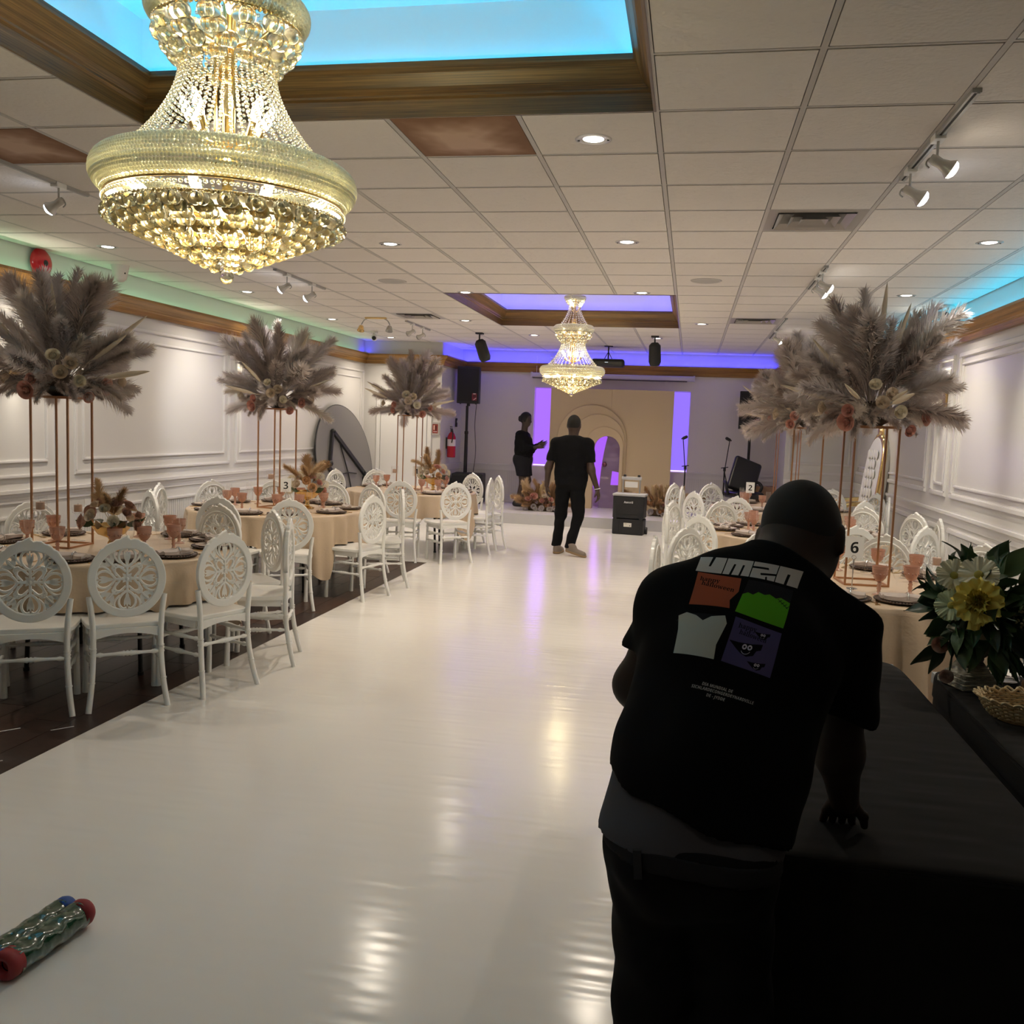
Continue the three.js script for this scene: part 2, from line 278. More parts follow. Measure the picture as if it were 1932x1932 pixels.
{ const P = new THREE.Matrix4().makeTranslation(0, 0, ZB); bandOn(wallB, P, XA, NI[0][0], 0.88, 'chair_rail'); bandOn(wallB, P, NI[1][1], XC, 0.88, 'chair_rail'); beads(wallB, P, NI[1][1], XC - 0.02, 0.2, 0.76); beads(wallB, P, XA + 0.02, -2.9, 0.2, 0.76); }
{ const P = new THREE.Matrix4().makeRotationY(Math.PI / 2).setPosition(XA, 0, 0); bandOn(wallAL, P, 15.56, 16.98, 0.88, 'chair_rail'); }
// a flush door in the alcove wall
{
  const d = struct('door_1', mg([rbox(0.84, 2.03, 0.03, 0.006, -4.93, 1.015, ZA + 0.02)]), M.white);
  mesh('door_frame', [span(-5.43, -5.36, 0, 2.11, ZA, ZA + 0.03), span(-4.5, -4.43, 0, 2.11, ZA, ZA + 0.03), span(-5.36, -4.5, 2.04, 2.11, ZA, ZA + 0.03)], M.white, d);
  mesh('door_knob', [sph(0.028, -4.58, 1.0, ZA + 0.075), cyl(0.012, 0.012, 0.04, -4.58, 1.0, ZA + 0.05, [Math.PI / 2, 0, 0])], M.chrome, d);
}
// wooden cornice round the walls, its lamps behind it shining up the soffit
{
  const y = 2.595, k = M.oak; let n = 1;
  const tr = (g) => struct('trim_' + n++, g, k);
  tr(crownRun([XL, y, ZA], [XL, y, ZF], [1, 0], CROWN, -1, 0)); tr(crownRun([XR, y, ZA], [XR, y, ZF], [-1, 0], CROWN, -1, 0));
  tr(crownRun([XL, y, ZA], [XA, y, ZA], [0, 1], CROWN, -1, 1)); tr(crownRun([XA, y, ZB], [XA, y, ZA], [1, 0], CROWN, -1, 1));
  tr(crownRun([XA, y, ZB], [XC, y, ZB], [0, 1], CROWN, -1, -1)); tr(crownRun([XC, y, ZB], [XC, y, ZA], [-1, 0], CROWN, -1, 1)); tr(crownRun([XC, y, ZA], [XR, y, ZA], [0, 1], CROWN, 1, -1));
  const yl = y + 0.15, strip = (g, c, l) => { const m = mesh('led_strip', g, glow(c, 1.6)); tag(m, l, 'light strip'); return m; };
  const green = [0.42, 1, 0.55], cyan = [0, 0.62, 1], blue = [0.05, 0.05, 1];
  strip(span(XL + 0.045, XL + 0.06, yl - 0.01, yl, -15.2, -4.5), green, 'green light strip hidden behind the cornice of the left wall'); areaStrip(green, LUM.coveLeft * 14, 0.02, 10.7, XL + 0.05, yl + 0.01, -9.85, [0.3, 1, 0], true);
  strip(span(XR - 0.06, XR - 0.045, yl - 0.01, yl, -13.4, -4.5), cyan, 'cyan light strip hidden behind the cornice of the right wall'); areaStrip(cyan, LUM.coveRight * 14, 0.02, 8.9, XR - 0.05, yl + 0.01, -8.95, [-0.3, 1, 0], true);
  strip(span(XA + 0.1, XC - 0.1, yl - 0.01, yl, ZB + 0.045, ZB + 0.06), blue, 'blue light strip hidden behind the cornice above the stage'); areaStrip(blue, LUM.coveBack * 14, 0.02, XC - XA - 0.2, (XA + XC) / 2, yl + 0.01, ZB + 0.05, [0, 1, 0.3], false);
  areaStrip(blue, LUM.coveBack * 14, 0.02, 1.3, XA + 0.05, yl + 0.01, -16.3, [0.3, 1, 0], true); strip(span(XA + 0.045, XA + 0.06, yl - 0.01, yl, -16.95, -15.65), blue, 'short blue light strip on the return left of the stage');
  areaStrip(blue, LUM.coveBack * 10, 0.02, 0.25, XL + 0.05, yl + 0.01, -15.4, [0.3, 1, 0.2], true);
}
// --- stage
{
  const s = struct('stage_floor', mg([span(XA, XC, 0.02, 0.16, ZB, -14.82)]), std([0.70, 0.67, 0.68], 0.35));
  mesh('stage_cover', [span(XL + 0.02, XR - 0.02, 0.14, 0.175, ZA, -14.8), span(XA, XC, 0.14, 0.175, ZB, ZA)], std([0.70, 0.67, 0.69], 0.3), s);
  const sk = new THREE.PlaneGeometry(XR - XL - 0.04, 0.17, 400, 1), p = sk.attributes.position; for (let i = 0; i < p.count; i++) p.setZ(i, 0.003 * Math.sin(p.getX(i) * 13) + 0.002 * Math.sin(p.getX(i) * 31 + 1)); sk.computeVertexNormals();
  mesh('stage_skirt', at(sk, [(XL + XR) / 2, 0.088, -14.78]), std([0.5, 0.49, 0.5], 0.7), s);
  mesh('stage_step', span(XL + 0.02, XR - 0.02, 0.0, 0.14, -15.5, -14.82), M.wallBack, s);
}
// ================================================================ ceiling fixtures
{
  const spots = []; const g = {};
  const X = [-4.95, -2.4, -0.545, 1.95], Zr = [-4.5, -7.0, -9.55, -12.15, -14.1];
  const list = [[-0.53, -4.52, 0], [-2.379, -7.03, 1], [-0.535, -6.96, 1], [1.946, -6.98, 1], [-4.915, -7.154, 1], [-4.949, -9.72, 2], [-2.406, -9.59, 2], [-0.558, -9.5, 2], [1.951, -9.5, 2], [-3.05, -12.2, 3], [0.064, -12.17, 3], [-4.984, -12.3, 3], [-4.98, -14.85, 4], [-0.568, -14.14, 4], [-2.415, -14.0, 4], [-4.92, -4.5, 5], [-2.4, -0.4, 6], [-0.55, -0.4, 6], [1.95, -4.5, 7]];
  const rim = lathe([[0.052, 0.0], [0.056, -0.006], [0.075, -0.008], [0.088, -0.004], [0.09, 0.003]], 32), can = lathe([[0.054, -0.002], [0.05, 0.03], [0.02, 0.045], [0, 0.046]], 24), lens = lathe([[0.0, -0.0075], [0.04, -0.0065], [0.05, -0.003]], 24), screw = [-1, 1].map(s => cyl(0.006, 0.006, 0.004, s * 0.07, -0.0085, 0));
  let proto;
  const all = list.map(([x, z, row]) => {
    let o;
    if (!proto) { o = proto = thing('downlight', '', 'ceiling light', [x, H, z]); mesh('trim_ring', rim, M.greyMetal, o); mesh('housing', can, M.white, o); mesh('lens', lens, glow([1, 0.93, 0.8], 7), o); for (const q of screw) mesh('screw', q, M.dark, o); }
    else o = dup(proto, [x, H, z], 0);
    o.userData.row = row;
    const s = new THREE.SpotLight(C(...LUM.downColor), z > -1 ? LUM.downNear : LUM.down * (z > -5 ? 0.8 : 1), 0, 1.25, 0.8, 2); s.shadow.radius = 2.5; s.shadow.mapSize.set(1024, 1024);
    LAMP(s, x, H - 0.012, z); s.target.position.set(x, 0, z); scene.add(s.target); return o;
  });
  const rows = ['alone right of the brown stained tile', 'in the row level with the large chandelier\'s tip', 'in the row just before the far tray', 'in the row beside the far tray', 'in the last row before the stage', 'at the far left of the first row, by the left wall', 'behind the large chandelier', 'far right of the first row, above the table numbered 6'];
  for (let r = 0; r < 8; r++) { const L = all.filter(o => o.userData.row === r); if (L.length === 1) L[0].userData.label = `round recessed ceiling light ${rows[r]}`; else ordinals(L, (w) => `round ceiling light, ${w} ${rows[r]}`); }
  all.forEach(o => delete o.userData.row);
  // in-ceiling loudspeakers
  for (const [x, z, l] of [[-2.97, -8.87, 'left round ceiling speaker grille between the two chandeliers'], [0.063, -8.7, 'right round ceiling speaker grille beyond the square vent']]) {
    const o = thing('ceiling_speaker', l, 'speaker', [x, H, z]); mesh('grille', lathe([[0, -0.012], [0.1, -0.01], [0.118, -0.006]], 32), std([0.45, 0.43, 0.41], 0.8), o); mesh('rim', lathe([[0.118, -0.006], [0.13, -0.012], [0.14, -0.006], [0.142, 0.002]], 32), M.bar, o);
  }
  // air diffusers
  VENTS.forEach(([k, r], i) => {
    const o = thing('air_vent', ['square ceiling vent with nested louvres, nearest on the right', 'dark ceiling vent in the distance on the right, beyond the far tray', 'dark ceiling vent in the distance on the left, beside the track lights'][i], 'vent', [X0 + (k + 0.5) * T, H, Z0 - (r + 0.5) * T]);
    mesh('duct', [span(-0.29, 0.29, 0.07, 0.08, -0.29, 0.29), span(-0.29, -0.285, 0, 0.08, -0.29, 0.29), span(0.285, 0.29, 0, 0.08, -0.29, 0.29), span(-0.29, 0.29, 0, 0.08, -0.29, -0.285), span(-0.29, 0.29, 0, 0.08, 0.285, 0.29)], M.dark, o);
    const ring = (a, b, ya, yb) => { const gs = []; for (let q = 0; q < 4; q++) { const s = new THREE.BufferGeometry(), P = [[-a, ya, -a], [a, ya, -a], [b, yb, -b], [-b, yb, -b]]; const v = []; for (const j of [0, 1, 2, 0, 2, 3]) v.push(...P[j]); s.setAttribute('position', new THREE.Float32BufferAttribute(v, 3)); s.computeVertexNormals(); s.rotateY(q * Math.PI / 2); gs.push(s); } return mg(gs); };
    const vm = std([0.4, 0.37, 0.35], 0.4, 0.3);
    mesh('outer_frame', ring(0.295, 0.235, -0.002, -0.004), vm, o);
    for (const [a, b] of [[0.23, 0.16], [0.15, 0.095], [0.085, 0.02]]) mesh('louvre', ring(a, b, -0.012, 0.045), vm, o);
  });
  // track lights
  const head = (lit, col) => {          // hangs at the origin, aims along +x and down
    const h = new THREE.Group();
    h.userData.parts = [['adaptor', mg([rbox(0.05, 0.03, 0.09, 0.005, 0, -0.02, 0)]), M.white], ['stem', rod([0, -0.03, 0], [0, -0.11, 0], 0.006), M.greyMetal],
      ['lamp_housing', at(lathe([[0, -0.05], [0.018, -0.05], [0.024, -0.03], [0.022, 0.0], [0.03, 0.03], [0.045, 0.055], [0.042, 0.056], [0.02, 0.012], [0, 0.01]], 18), [0.015, -0.13, 0], [0, 0, -2.1]), std([0.62, 0.6, 0.57], 0.25, 0.2)],
      ['yoke', mg([tube([[0, -0.105, 0.0], [-0.035, -0.11, 0.0], [-0.045, -0.135, 0], [-0.03, -0.15, 0]], 0.004)]), M.greyMetal],
      ['bulb', at(lathe([[0, 0.018], [0.026, 0.03], [0.041, 0.054], [0.036, 0.068], [0.02, 0.079], [0, 0.082]], 16), [0.015, -0.13, 0], [0, 0, -2.1]), lit ? glow(col, 9) : std([0.3, 0.28, 0.26], 0.3)]];
    return h.userData.parts;
  };
  const track = (x, z0, z1, heads, face, label) => {
    const o = thing('track_light', label, 'track light', [x, H, (z0 + z1) / 2]), L = Math.abs(z1 - z0);
    mesh('rail', [box(0.036, 0.02, L, 0, -0.01, 0), box(0.01, 0.004, L, 0.006, -0.022, 0)], std([0.42, 0.41, 0.4], 0.4), o); mesh('rail_slot', box(0.008, 0.002, L - 0.02, -0.004, -0.0205, 0), M.dark, o);
    for (const [z, lit, aim, col] of heads) {
      const yaw = face > 0 ? 0 : Math.PI;
      for (const [n, g2, m] of head(lit, col || [0.85, 0.9, 1])) { const p = mesh(n, g2, m, o); p.position.set(0, 0, z - (z0 + z1) / 2); p.rotation.y = yaw; }
      if (lit) { const s = new THREE.SpotLight(C(...(col || LUM.trackColor)), LUM.track, 0, 0.5, 0.6, 2); s.shadow.radius = 1.5; LAMP(s, x + face * 0.062, H - 0.165, z); s.target.position.set(...aim); scene.add(s.target); }
    }
    return o;
  };
  track(-3.87, -3.3, -5.42, [[-5.15, true, [-5.6, 1.5, -8.6]]], -1, 'white ceiling track with one lit spot, left of the large chandelier');
  track(-3.89, -8.18, -9.37, [[-8.45, true, [-4.0, 2.1, -8.3]], [-9.05, true, [-5.5, 1.6, -10]]], -1, 'white ceiling track with two lit spots above the middle left table');
  track(-3.91, -12.3, -13.45, [[-12.6, false], [-13.1, false]], -1, 'white ceiling track with two unlit spots near the left alcove');
  track(1.02, -3.98, -5.27, [[-4.55, true, [2.6, 2.2, -5.2], [1, 0.88, 0.7]], [-5.08, true, [2.55, 1.7, -6.4]]], 1, 'white ceiling track with two bright spots, nearest on the right');
  track(1.0, -7.9, -9.06, [[-8.1, true, [2.5, 1.8, -7.6], [1, 0.95, 0.85]], [-8.4, true, [2.3, 1.6, -9.4], [1, 0.95, 0.85]]], 1, 'white ceiling track with two lit spots above the middle right table');
  track(1.03, -11.4, -13.7, [[-12.7, true, [2.5, 1.5, -13.5], [1, 0.92, 0.8]]], 1, 'farthest white ceiling track on the right with one lit spot');
  // a two-lamp brass spot bar
  { const o = thing('spot_bar', 'small brass spot bar with two unlit lamps on the left ceiling', 'ceiling light', [-4.24, H, -12.0]); mesh('bar', [rbox(0.3, 0.025, 0.05, 0.01, 0, -0.012, 0)], M.gold, o);
    for (const s of [-1, 1]) { mesh('arm', tube([[s * 0.12, -0.02, 0], [s * 0.17, -0.05, 0], [s * 0.2, -0.1, 0]], 0.008), M.greyMetal, o); mesh('lamp_shade', at(lathe([[0, 0.03], [0.03, 0.02], [0.05, -0.05], [0.045, -0.05], [0.02, 0.0], [0, 0.01]], 16), [s * 0.2, -0.14, 0.01], [-0.4, 0, 0]), s < 0 ? M.gold : M.greyMetal, o); } }
  // black cylinder spots
  for (const [x, z, l, tilt] of [[-3.22, -13.8, 'black cylinder stage spot hanging left of the far chandelier', 0.3], [-0.585, -13.8, 'black cylinder stage spot hanging right of the far chandelier', 0.04]]) {
    const o = thing('stage_spot', l, 'spotlight', [x, H, z]); mesh('mount', [box(0.11, 0.025, 0.11, 0, -0.012, 0), rod([0, -0.02, 0], [0, -0.13, 0], 0.012)], M.black, o);
    mesh('body', at(lathe([[0, 0.19], [0.05, 0.18], [0.085, 0.14], [0.09, -0.1], [0.07, -0.15], [0.06, -0.15], [0, -0.12]], 24), [tilt * 0.2, -0.28, 0], [0.25, 0, tilt]), M.black, o); mesh('lens', at(cyl(0.058, 0.058, 0.01), [0, -0.13, 0]).applyMatrix4(new THREE.Matrix4().makeRotationFromEuler(new THREE.Euler(0.25, 0, tilt))).translate(tilt * 0.2, -0.28, 0), M.blackGloss, o);
  }
  // wall sconces, mostly behind the pampas plumes
  for (const [x, z, s, l] of [[XL, -6.95, 1, 'glowing wall sconce behind the nearest pampas plumes on the left'], [XL, -10.95, 1, 'glowing wall sconce behind the middle left pampas plumes'], [XR, -10.45, -1, 'glowing wall sconce on the narrow panel of the right wall']]) {
    const o = thing('wall_sconce', l, 'wall light', [x, 2.0, z]);
    mesh('back_plate', rbox(0.02, 0.3, 0.12, 0.005, s * 0.02, 0, 0), M.gold, o); mesh('arm', tube([[s * 0.02, 0, 0], [s * 0.06, -0.02, 0], [s * 0.09, 0, 0]], 0.008), M.gold, o); mesh('sconce_lamp_shade', at(lathe([[0.03, -0.1], [0.045, -0.1], [0.055, 0.1], [0.05, 0.1], [0.035, -0.09]], 20), [s * 0.1, 0.02, 0]), std([0.85, 0.82, 0.75], 0.6), o);
    mesh('bulb', sph(0.028, s * 0.1, 0.02, 0, [1, 1.7, 1]), glow([1, 0.92, 0.75], 10), o);
    const p = new THREE.PointLight(C(1, 0.9, 0.72), LUM.sconce, 0, 2); p.shadow.radius = 1.2; LAMP(p, x + s * 0.1, 2.02, z);
  }
  // alarm bell, sensor, cameras
  { const o = thing('alarm_bell', 'red round fire alarm bell on the soffit above the left cornice', 'alarm', [XL, 2.87, -7.27]); mesh('dome', at(lathe([[0, 0.055], [0.05, 0.053], [0.1, 0.04], [0.125, 0.015], [0.128, 0]], 32), [0.03, 0, 0], [0, 0, -Math.PI / 2]), std([0.5, 0.012, 0.02], 0.2), o); mesh('back_box', cyl(0.07, 0.07, 0.04, 0.015, 0, 0, [0, 0, Math.PI / 2]), M.dark, o); mesh('cap', at(lathe([[0, 0.012], [0.022, 0.01], [0.026, 0]], 16), [0.083, 0, 0], [0, 0, -Math.PI / 2]), M.dark, o); }
  const cam = (p, ry, l, blackEye = true) => { const o = thing('security_camera', l, 'camera', p, ry); mesh('bracket', [cyl(0.05, 0.055, 0.03, 0, -0.015, 0), rod([0, -0.02, 0], [0, -0.07, 0.01], 0.02)], M.white, o); mesh('body', [at(new THREE.CapsuleGeometry(0.045, 0.06, 6, 16), [0, -0.1, 0.02], [1.35, 0, 0])], M.white, o); mesh('lens', sph(0.034, 0, -0.112, 0.085), M.blackGloss, o); return o; };
  cam([-4.93, H, -13.9], 0.3, 'white camera with a black lens at the ceiling by the left alcove'); cam([2.5, H, -10.15], -0.5, 'white camera under the ceiling above the right cornice');
  cam([-2.55, 2.9, ZB + 0.08], 0.1, 'small camera on the blue-lit soffit left of the far chandelier');
  { const o = thing('motion_sensor', 'white tapered motion sensor on the soffit right of the red bell', 'sensor', [XL + 0.28, H, -8.05]); mesh('housing', at(lathe([[0, -0.16], [0.03, -0.158], [0.06, -0.13], [0.075, -0.05], [0.085, 0]], 24), [0, 0, 0]), std([0.7, 0.66, 0.6], 0.5), o); mesh('detector_eye', sph(0.01, 0.06, -0.08, 0.02), M.dark, o); }
}
// ================================================================ white oval-back chairs
function chairParts() {
  const a = 0.16, b = 0.172, cy = 0.71;          // opening of the oval
  const P = [];
  // oval ring with carved crest
  const s = new THREE.Shape(); const N = 72;
  for (let i = 0; i <= N; i++) {
    const t = i / N * Math.PI * 2, top = Math.max(0, Math.cos(t)), side = Math.abs(Math.sin(t));
    const w = 0.033 + 0.014 * Math.pow(top, 6) + (Math.abs(((t + Math.PI) % (2 * Math.PI)) - Math.PI) < 0.16 ? 0.012 * Math.cos(t * 9.8) : 0) + (top > 0.6 ? 0.003 * Math.cos(t * 26) : 0);
    const x = Math.sin(t) * (a + w), y = Math.cos(t) * (b + w); i ? s.lineTo(x, y) : s.moveTo(x, y);
  }
  const h = new THREE.Path(); for (let i = 0; i <= 48; i++) { const t = -i / 48 * Math.PI * 2, x = Math.sin(t) * a, y = Math.cos(t) * b; i ? h.lineTo(x, y) : h.moveTo(x, y); } s.holes.push(h);
  const ring = ext(s, 0.016, 0.005);
  const bead = tube(Array.from({ length: 40 }, (_, i) => V(Math.sin(i / 40 * 6.2832) * (a + 0.007), Math.cos(i / 40 * 6.2832) * (b + 0.007), 0.022)), 0.006, 48, 5, true);
  P.push(['back_frame', mg([at(ring, [0, cy, -0.008]), at(bead, [0, cy, 0]), sph(0.014, 0, cy + b + 0.052, 0.006, [1, 1, 0.8], 10, 8)])]);
  // pierced ornament: four lyre loops, four leaf sprays, rosette
  const O = []; const T2 = (pts, r = 0.0058, n = 10) => tube(pts.map(([x, y]) => V(x, y, 0)), r * 1.3, n, 5);
  const leaf = (x, y, L, w, ang) => { const q = new THREE.Shape(); q.moveTo(0, 0); q.quadraticCurveTo(w, L * 0.45, 0, L); q.quadraticCurveTo(-w, L * 0.45, 0, 0); const g = ext(q, 0.006, 0.002, 4); return at(at(g, [0, 0, -0.003], [0, 0, ang]), [x, y, 0]); };
  const motif = [];
  for (const m of [-1, 1]) {
    motif.push(T2([[0, 0.36], [0.15 * m, 0.47], [0.255 * m, 0.64], [0.235 * m, 0.82], [0.12 * m, 0.93], [0.02 * m, 0.9]], 0.034));
    motif.push(T2([[0.04 * m, 0.22], [0.2 * m, 0.36], [0.34 * m, 0.44], [0.44 * m, 0.40], [0.45 * m, 0.32], [0.4 * m, 0.3]], 0.03));
    motif.push(leaf(0.02 * m, 0.52, 0.34, 0.09, -m * 0.22));
    motif.push(T2([[0.22 * m, 0.5], [0.34 * m, 0.62], [0.4 * m, 0.78], [0.36 * m, 0.92]], 0.028));
    motif.push(at(new THREE.SphereGeometry(0.045, 6, 5), [0.07 * m, 0.93, 0]));
    motif.push(leaf(0.36 * m, 0.62, 0.34, 0.12, -m * 0.75));
  }
  motif.push(leaf(0, 0.38, 0.5, 0.13, 0), T2([[0, 0.1], [0, 0.4]], 0.035, 2));
  const mo = mg(motif);
  for (let k = 0; k < 4; k++) O.push(mo.clone().rotateZ(k * Math.PI / 2));
  const dg = mg([leaf(0, 0.62, 0.36, 0.16, 0), leaf(0, 0.64, 0.3, 0.14, 0.7), leaf(0, 0.64, 0.3, 0.14, -0.7), T2([[0, 0.5], [0, 0.9]], 0.03, 2), T2([[-0.16, 0.3], [-0.1, 0.44], [0, 0.5], [0.1, 0.44], [0.16, 0.3]], 0.032, 8)]);
  for (let k = 0; k < 4; k++) O.push(dg.clone().rotateZ(Math.PI / 4 + k * Math.PI / 2));
  for (let k = 0; k < 8; k++) O.push(leaf(0, 0.03, 0.2, 0.09, k * Math.PI / 4));
  O.push(at(new THREE.SphereGeometry(0.07, 8, 6), [0, 0, 0.02]));
  const orn = mg(O); orn.scale(a * 1.03, b * 1.03, 0.165); orn.computeVertexNormals();
  P.push(['back_ornament', at(orn, [0, cy, 0.003])]);
  // seat
  const st = new THREE.Shape(); st.moveTo(-0.175, 0.0); st.quadraticCurveTo(-0.195, 0.02, -0.2, 0.1); st.quadraticCurveTo(-0.225, 0.33, -0.2, 0.385); st.quadraticCurveTo(0, 0.44, 0.2, 0.385); st.quadraticCurveTo(0.225, 0.33, 0.2, 0.1); st.quadraticCurveTo(0.195, 0.02, 0.175, 0.0); st.lineTo(-0.175, 0);
  P.push(['seat', at(ext(st, 0.016, 0.006), [0, 0.458, 0.02], [Math.PI / 2, 0, 0])]);
  const ap = new THREE.Shape(); ap.moveTo(-0.165, 0.055); ap.lineTo(0.165, 0.055); ap.lineTo(0.165, 0); ap.quadraticCurveTo(0, 0.055, -0.165, 0); ap.lineTo(-0.165, 0.055);
  P.push(['apron', mg([at(ext(ap, 0.016), [0, 0.383, 0.0]), at(ext(ap, 0.016), [0, 0.383, 0.36]), span(-0.185, -0.17, 0.395, 0.438, 0.03, 0.36), span(0.17, 0.185, 0.395, 0.438, 0.03, 0.36)])]);
  for (const m of [-1, 1]) {
    const pts = [[m * 0.19, 0.62, 0.002], [m * 0.178, 0.52, 0.0], [m * 0.172, 0.42, 0.0], [m * 0.172, 0.3, -0.004], [m * 0.182, 0.14, -0.028], [m * 0.2, 0.0, -0.062]];
    const leg = [tube(pts, 0.0155, 22, 8)]; for (const y of [0.335, 0.32, 0.3, 0.155]) { const i = y > 0.2 ? m * 0.172 : m * 0.181; leg.push(cyl(0.0185, 0.0185, 0.008, i, y, y > 0.2 ? -0.003 : -0.025, [0, 0, 0], 10)); }
    P.push(['rear_leg', mg(leg)]); P.push(['front_leg', mg([rod([m * 0.185, 0.44, 0.355], [m * 0.185, 0.0, 0.365], 0.013, 0.019, 10), cyl(0.02, 0.02, 0.012, m * 0.185, 0.395, 0.356, [0, 0, 0], 10)])]);
  }
  const turned = (A, B) => { const L = V(...A).distanceTo(V(...B)), g = lathe([[0.006, 0], [0.008, 0.06], [0.011, 0.1], [0.007, 0.15], [0.0075, 0.3], [0.0105, 0.42], [0.0125, 0.45], [0.009, 0.47], [0.013, 0.5], [0.009, 0.53], [0.0125, 0.55], [0.0105, 0.58], [0.0075, 0.7], [0.007, 0.85], [0.011, 0.9], [0.008, 0.94], [0.006, 1]], 8); g.scale(1.3, L, 1.3); g.applyQuaternion(new THREE.Quaternion().setFromUnitVectors(V(0, 1, 0), V(...B).sub(V(...A)).normalize())); g.translate(...A); return g; };
  P.push(['stretcher', turned([-0.172, 0.30, -0.004], [0.172, 0.30, -0.004])]);
  P.push(['stretcher', turned([-0.185, 0.30, 0.36], [0.185, 0.30, 0.36])]);
  for (const m of [-1, 1]) for (const y of [0.335, 0.24]) P.push(['stretcher', turned([m * 0.175, y, -0.005], [m * 0.186, y, 0.36])]);
  return P;
}
const chairP = chairParts();
const chairs = []; let chair0;
function placeChair(x, z, cx, cz, group, face) {
  const turn = face !== undefined ? face : Math.atan2(cx - x, cz - z); let o;
  if (!chair0) { o = chair0 = thing('banquet_chair', 'x', 'chair', [x, 0, z], turn, group); for (const [n, g] of chairP) mesh(n, g, M.whitePaint, o); }
  else o = dup(chair0, [x, 0, z], turn, 'x', group);
  chairs.push(o); return o;
}
// ================================================================ tables
const TABLES = [
  { id: 'nearest left table', c: [-3.66, -5.32], ch: [[-3.325, -4.175, -2.6], [-2.956, -4.462], [-2.619, -4.905], [-2.566, -5.67], [-2.906, -6.143], [-3.44, -6.36], [-4.69, -5.92], [-4.72, -5.1], [-4.15, -4.35]], stand: [-3.9, -5.2], srot: 0.04, num: null, corner: -0.2 },
  { id: 'middle left table', c: [-3.85, -8.2], ch: [[-4.582, -7.25], [-4.93, -7.95], [-3.8, -7.0], [-3.226, -7.12], [-2.77, -7.88], [-2.74, -8.65], [-3.29, -9.33], [-3.78, -9.45], [-4.3, -9.1], [-4.81, -8.72]], stand: [-3.86, -8.22], srot: -0.2, num: '3', corner: 0.62 },
  { id: 'farthest left table', c: [-3.45, -11.25], ch: [[-4.646, -11.686], [-4.272, -12.25], [-2.88, -12.22], [-2.415, -11.245], [-2.44, -11.85], [-2.608, -10.257], [-3.22, -10.08]], stand: [-3.5, -11.3], srot: 0.0, num: '1', corner: 0.3 },
  { id: 'farthest right table', c: [1.1, -11.4], ch: [[0.534, -10.2], [0.08, -10.66], [-0.066, -11.537], [-0.173, -12.1], [0.311, -12.6], [1.889, -10.467], [2.28, -11.175], [2.3, -12.0], [1.85, -12.5]], stand: [1.15, -11.45], srot: 0.02, num: '2', corner: 0.2 },
  { id: 'middle right table', c: [1.0, -8.55], ch: [[0.119, -7.688], [-0.177, -8.45], [-0.131, -9.05], [0.346, -9.47], [1.286, -7.41], [1.86, -7.69], [2.156, -8.472], [2.1, -9.09], [1.729, -9.528]], stand: [1.03, -8.55], srot: -0.12, num: null, corner: 0.1 },
  { id: 'nearest right table', c: [1.0, -5.85], ch: [[-0.186, -5.931], [0.015, -6.665], [0.56, -6.76], [1.403, -6.891], [1.974, -6.594], [2.1, -5.9]], stand: [1.06, -5.83], srot: 0.09, num: '6', corner: -0.45, extra: [[1.27, -4.78], [0.78, -4.77]] },
];
const RT = 0.82, YT = 0.745;
let table0;
function clothShape(t, seedv) {                  // a square cloth laid over the round top; its hem rises over the seats
  const NA = 240, rows = [[0, YT], [0.4, YT], [RT - 0.03, YT], [RT - 0.008, YT - 0.003], [RT + 0.004, YT - 0.014]], pos = [], uv = [], idx = [];
  const ang = t.ch.map(([x, z]) => Math.atan2(z - t.c[1], x - t.c[0])), NR = 12, R = rows.length + NR;
  for (let i = 0; i <= NA; i++) {
    const A = i / NA * Math.PI * 2, k = Math.cos(2 * (A - t.corner)) ** 2; const sq = Math.pow(k, 5);
    let near = 9; for (const q of ang) { let d = Math.abs(((A - q + Math.PI * 3) % (Math.PI * 2)) - Math.PI); near = Math.min(near, d); }
    const open = Math.min(1, Math.max(0, (near - 0.19) / 0.1));
    const hem = 0.478 - open * (0.09 + 0.22 * sq);
    const fold = (0.010 * Math.sin(A * 19 + seedv) + 0.009 * Math.sin(A * 31 + seedv * 2) + 0.012 * Math.sin(A * 11 + 1.3 * seedv)) * 2.1;
    const c = Math.cos(A), s = Math.sin(A); let j = 0;
    for (const [r, y] of rows) { pos.push(c * r, y, s * r); uv.push(c * r, s * r); j++; }
    for (let q = 1; q <= NR; q++) { const f = q / NR, y = YT - 0.014 - (YT - 0.014 - hem) * f, r = RT + 0.004 + fold * Math.pow(f, 0.7) * (1 + open) + 0.03 * f * open * sq + 0.008 * f; pos.push(c * r, y, s * r); uv.push(A * 0.8, y); }
  }
  for (let i = 0; i < NA; i++) for (let j = 0; j < R - 1; j++) { const a = i * R + j, b = a + R; idx.push(a, a + 1, b, b, a + 1, b + 1); }
  const g = new THREE.BufferGeometry(); g.setAttribute('position', new THREE.Float32BufferAttribute(pos, 3)); g.setAttribute('uv', new THREE.Float32BufferAttribute(uv, 2)); g.setIndex(idx); g.computeVertexNormals(); return g;
}
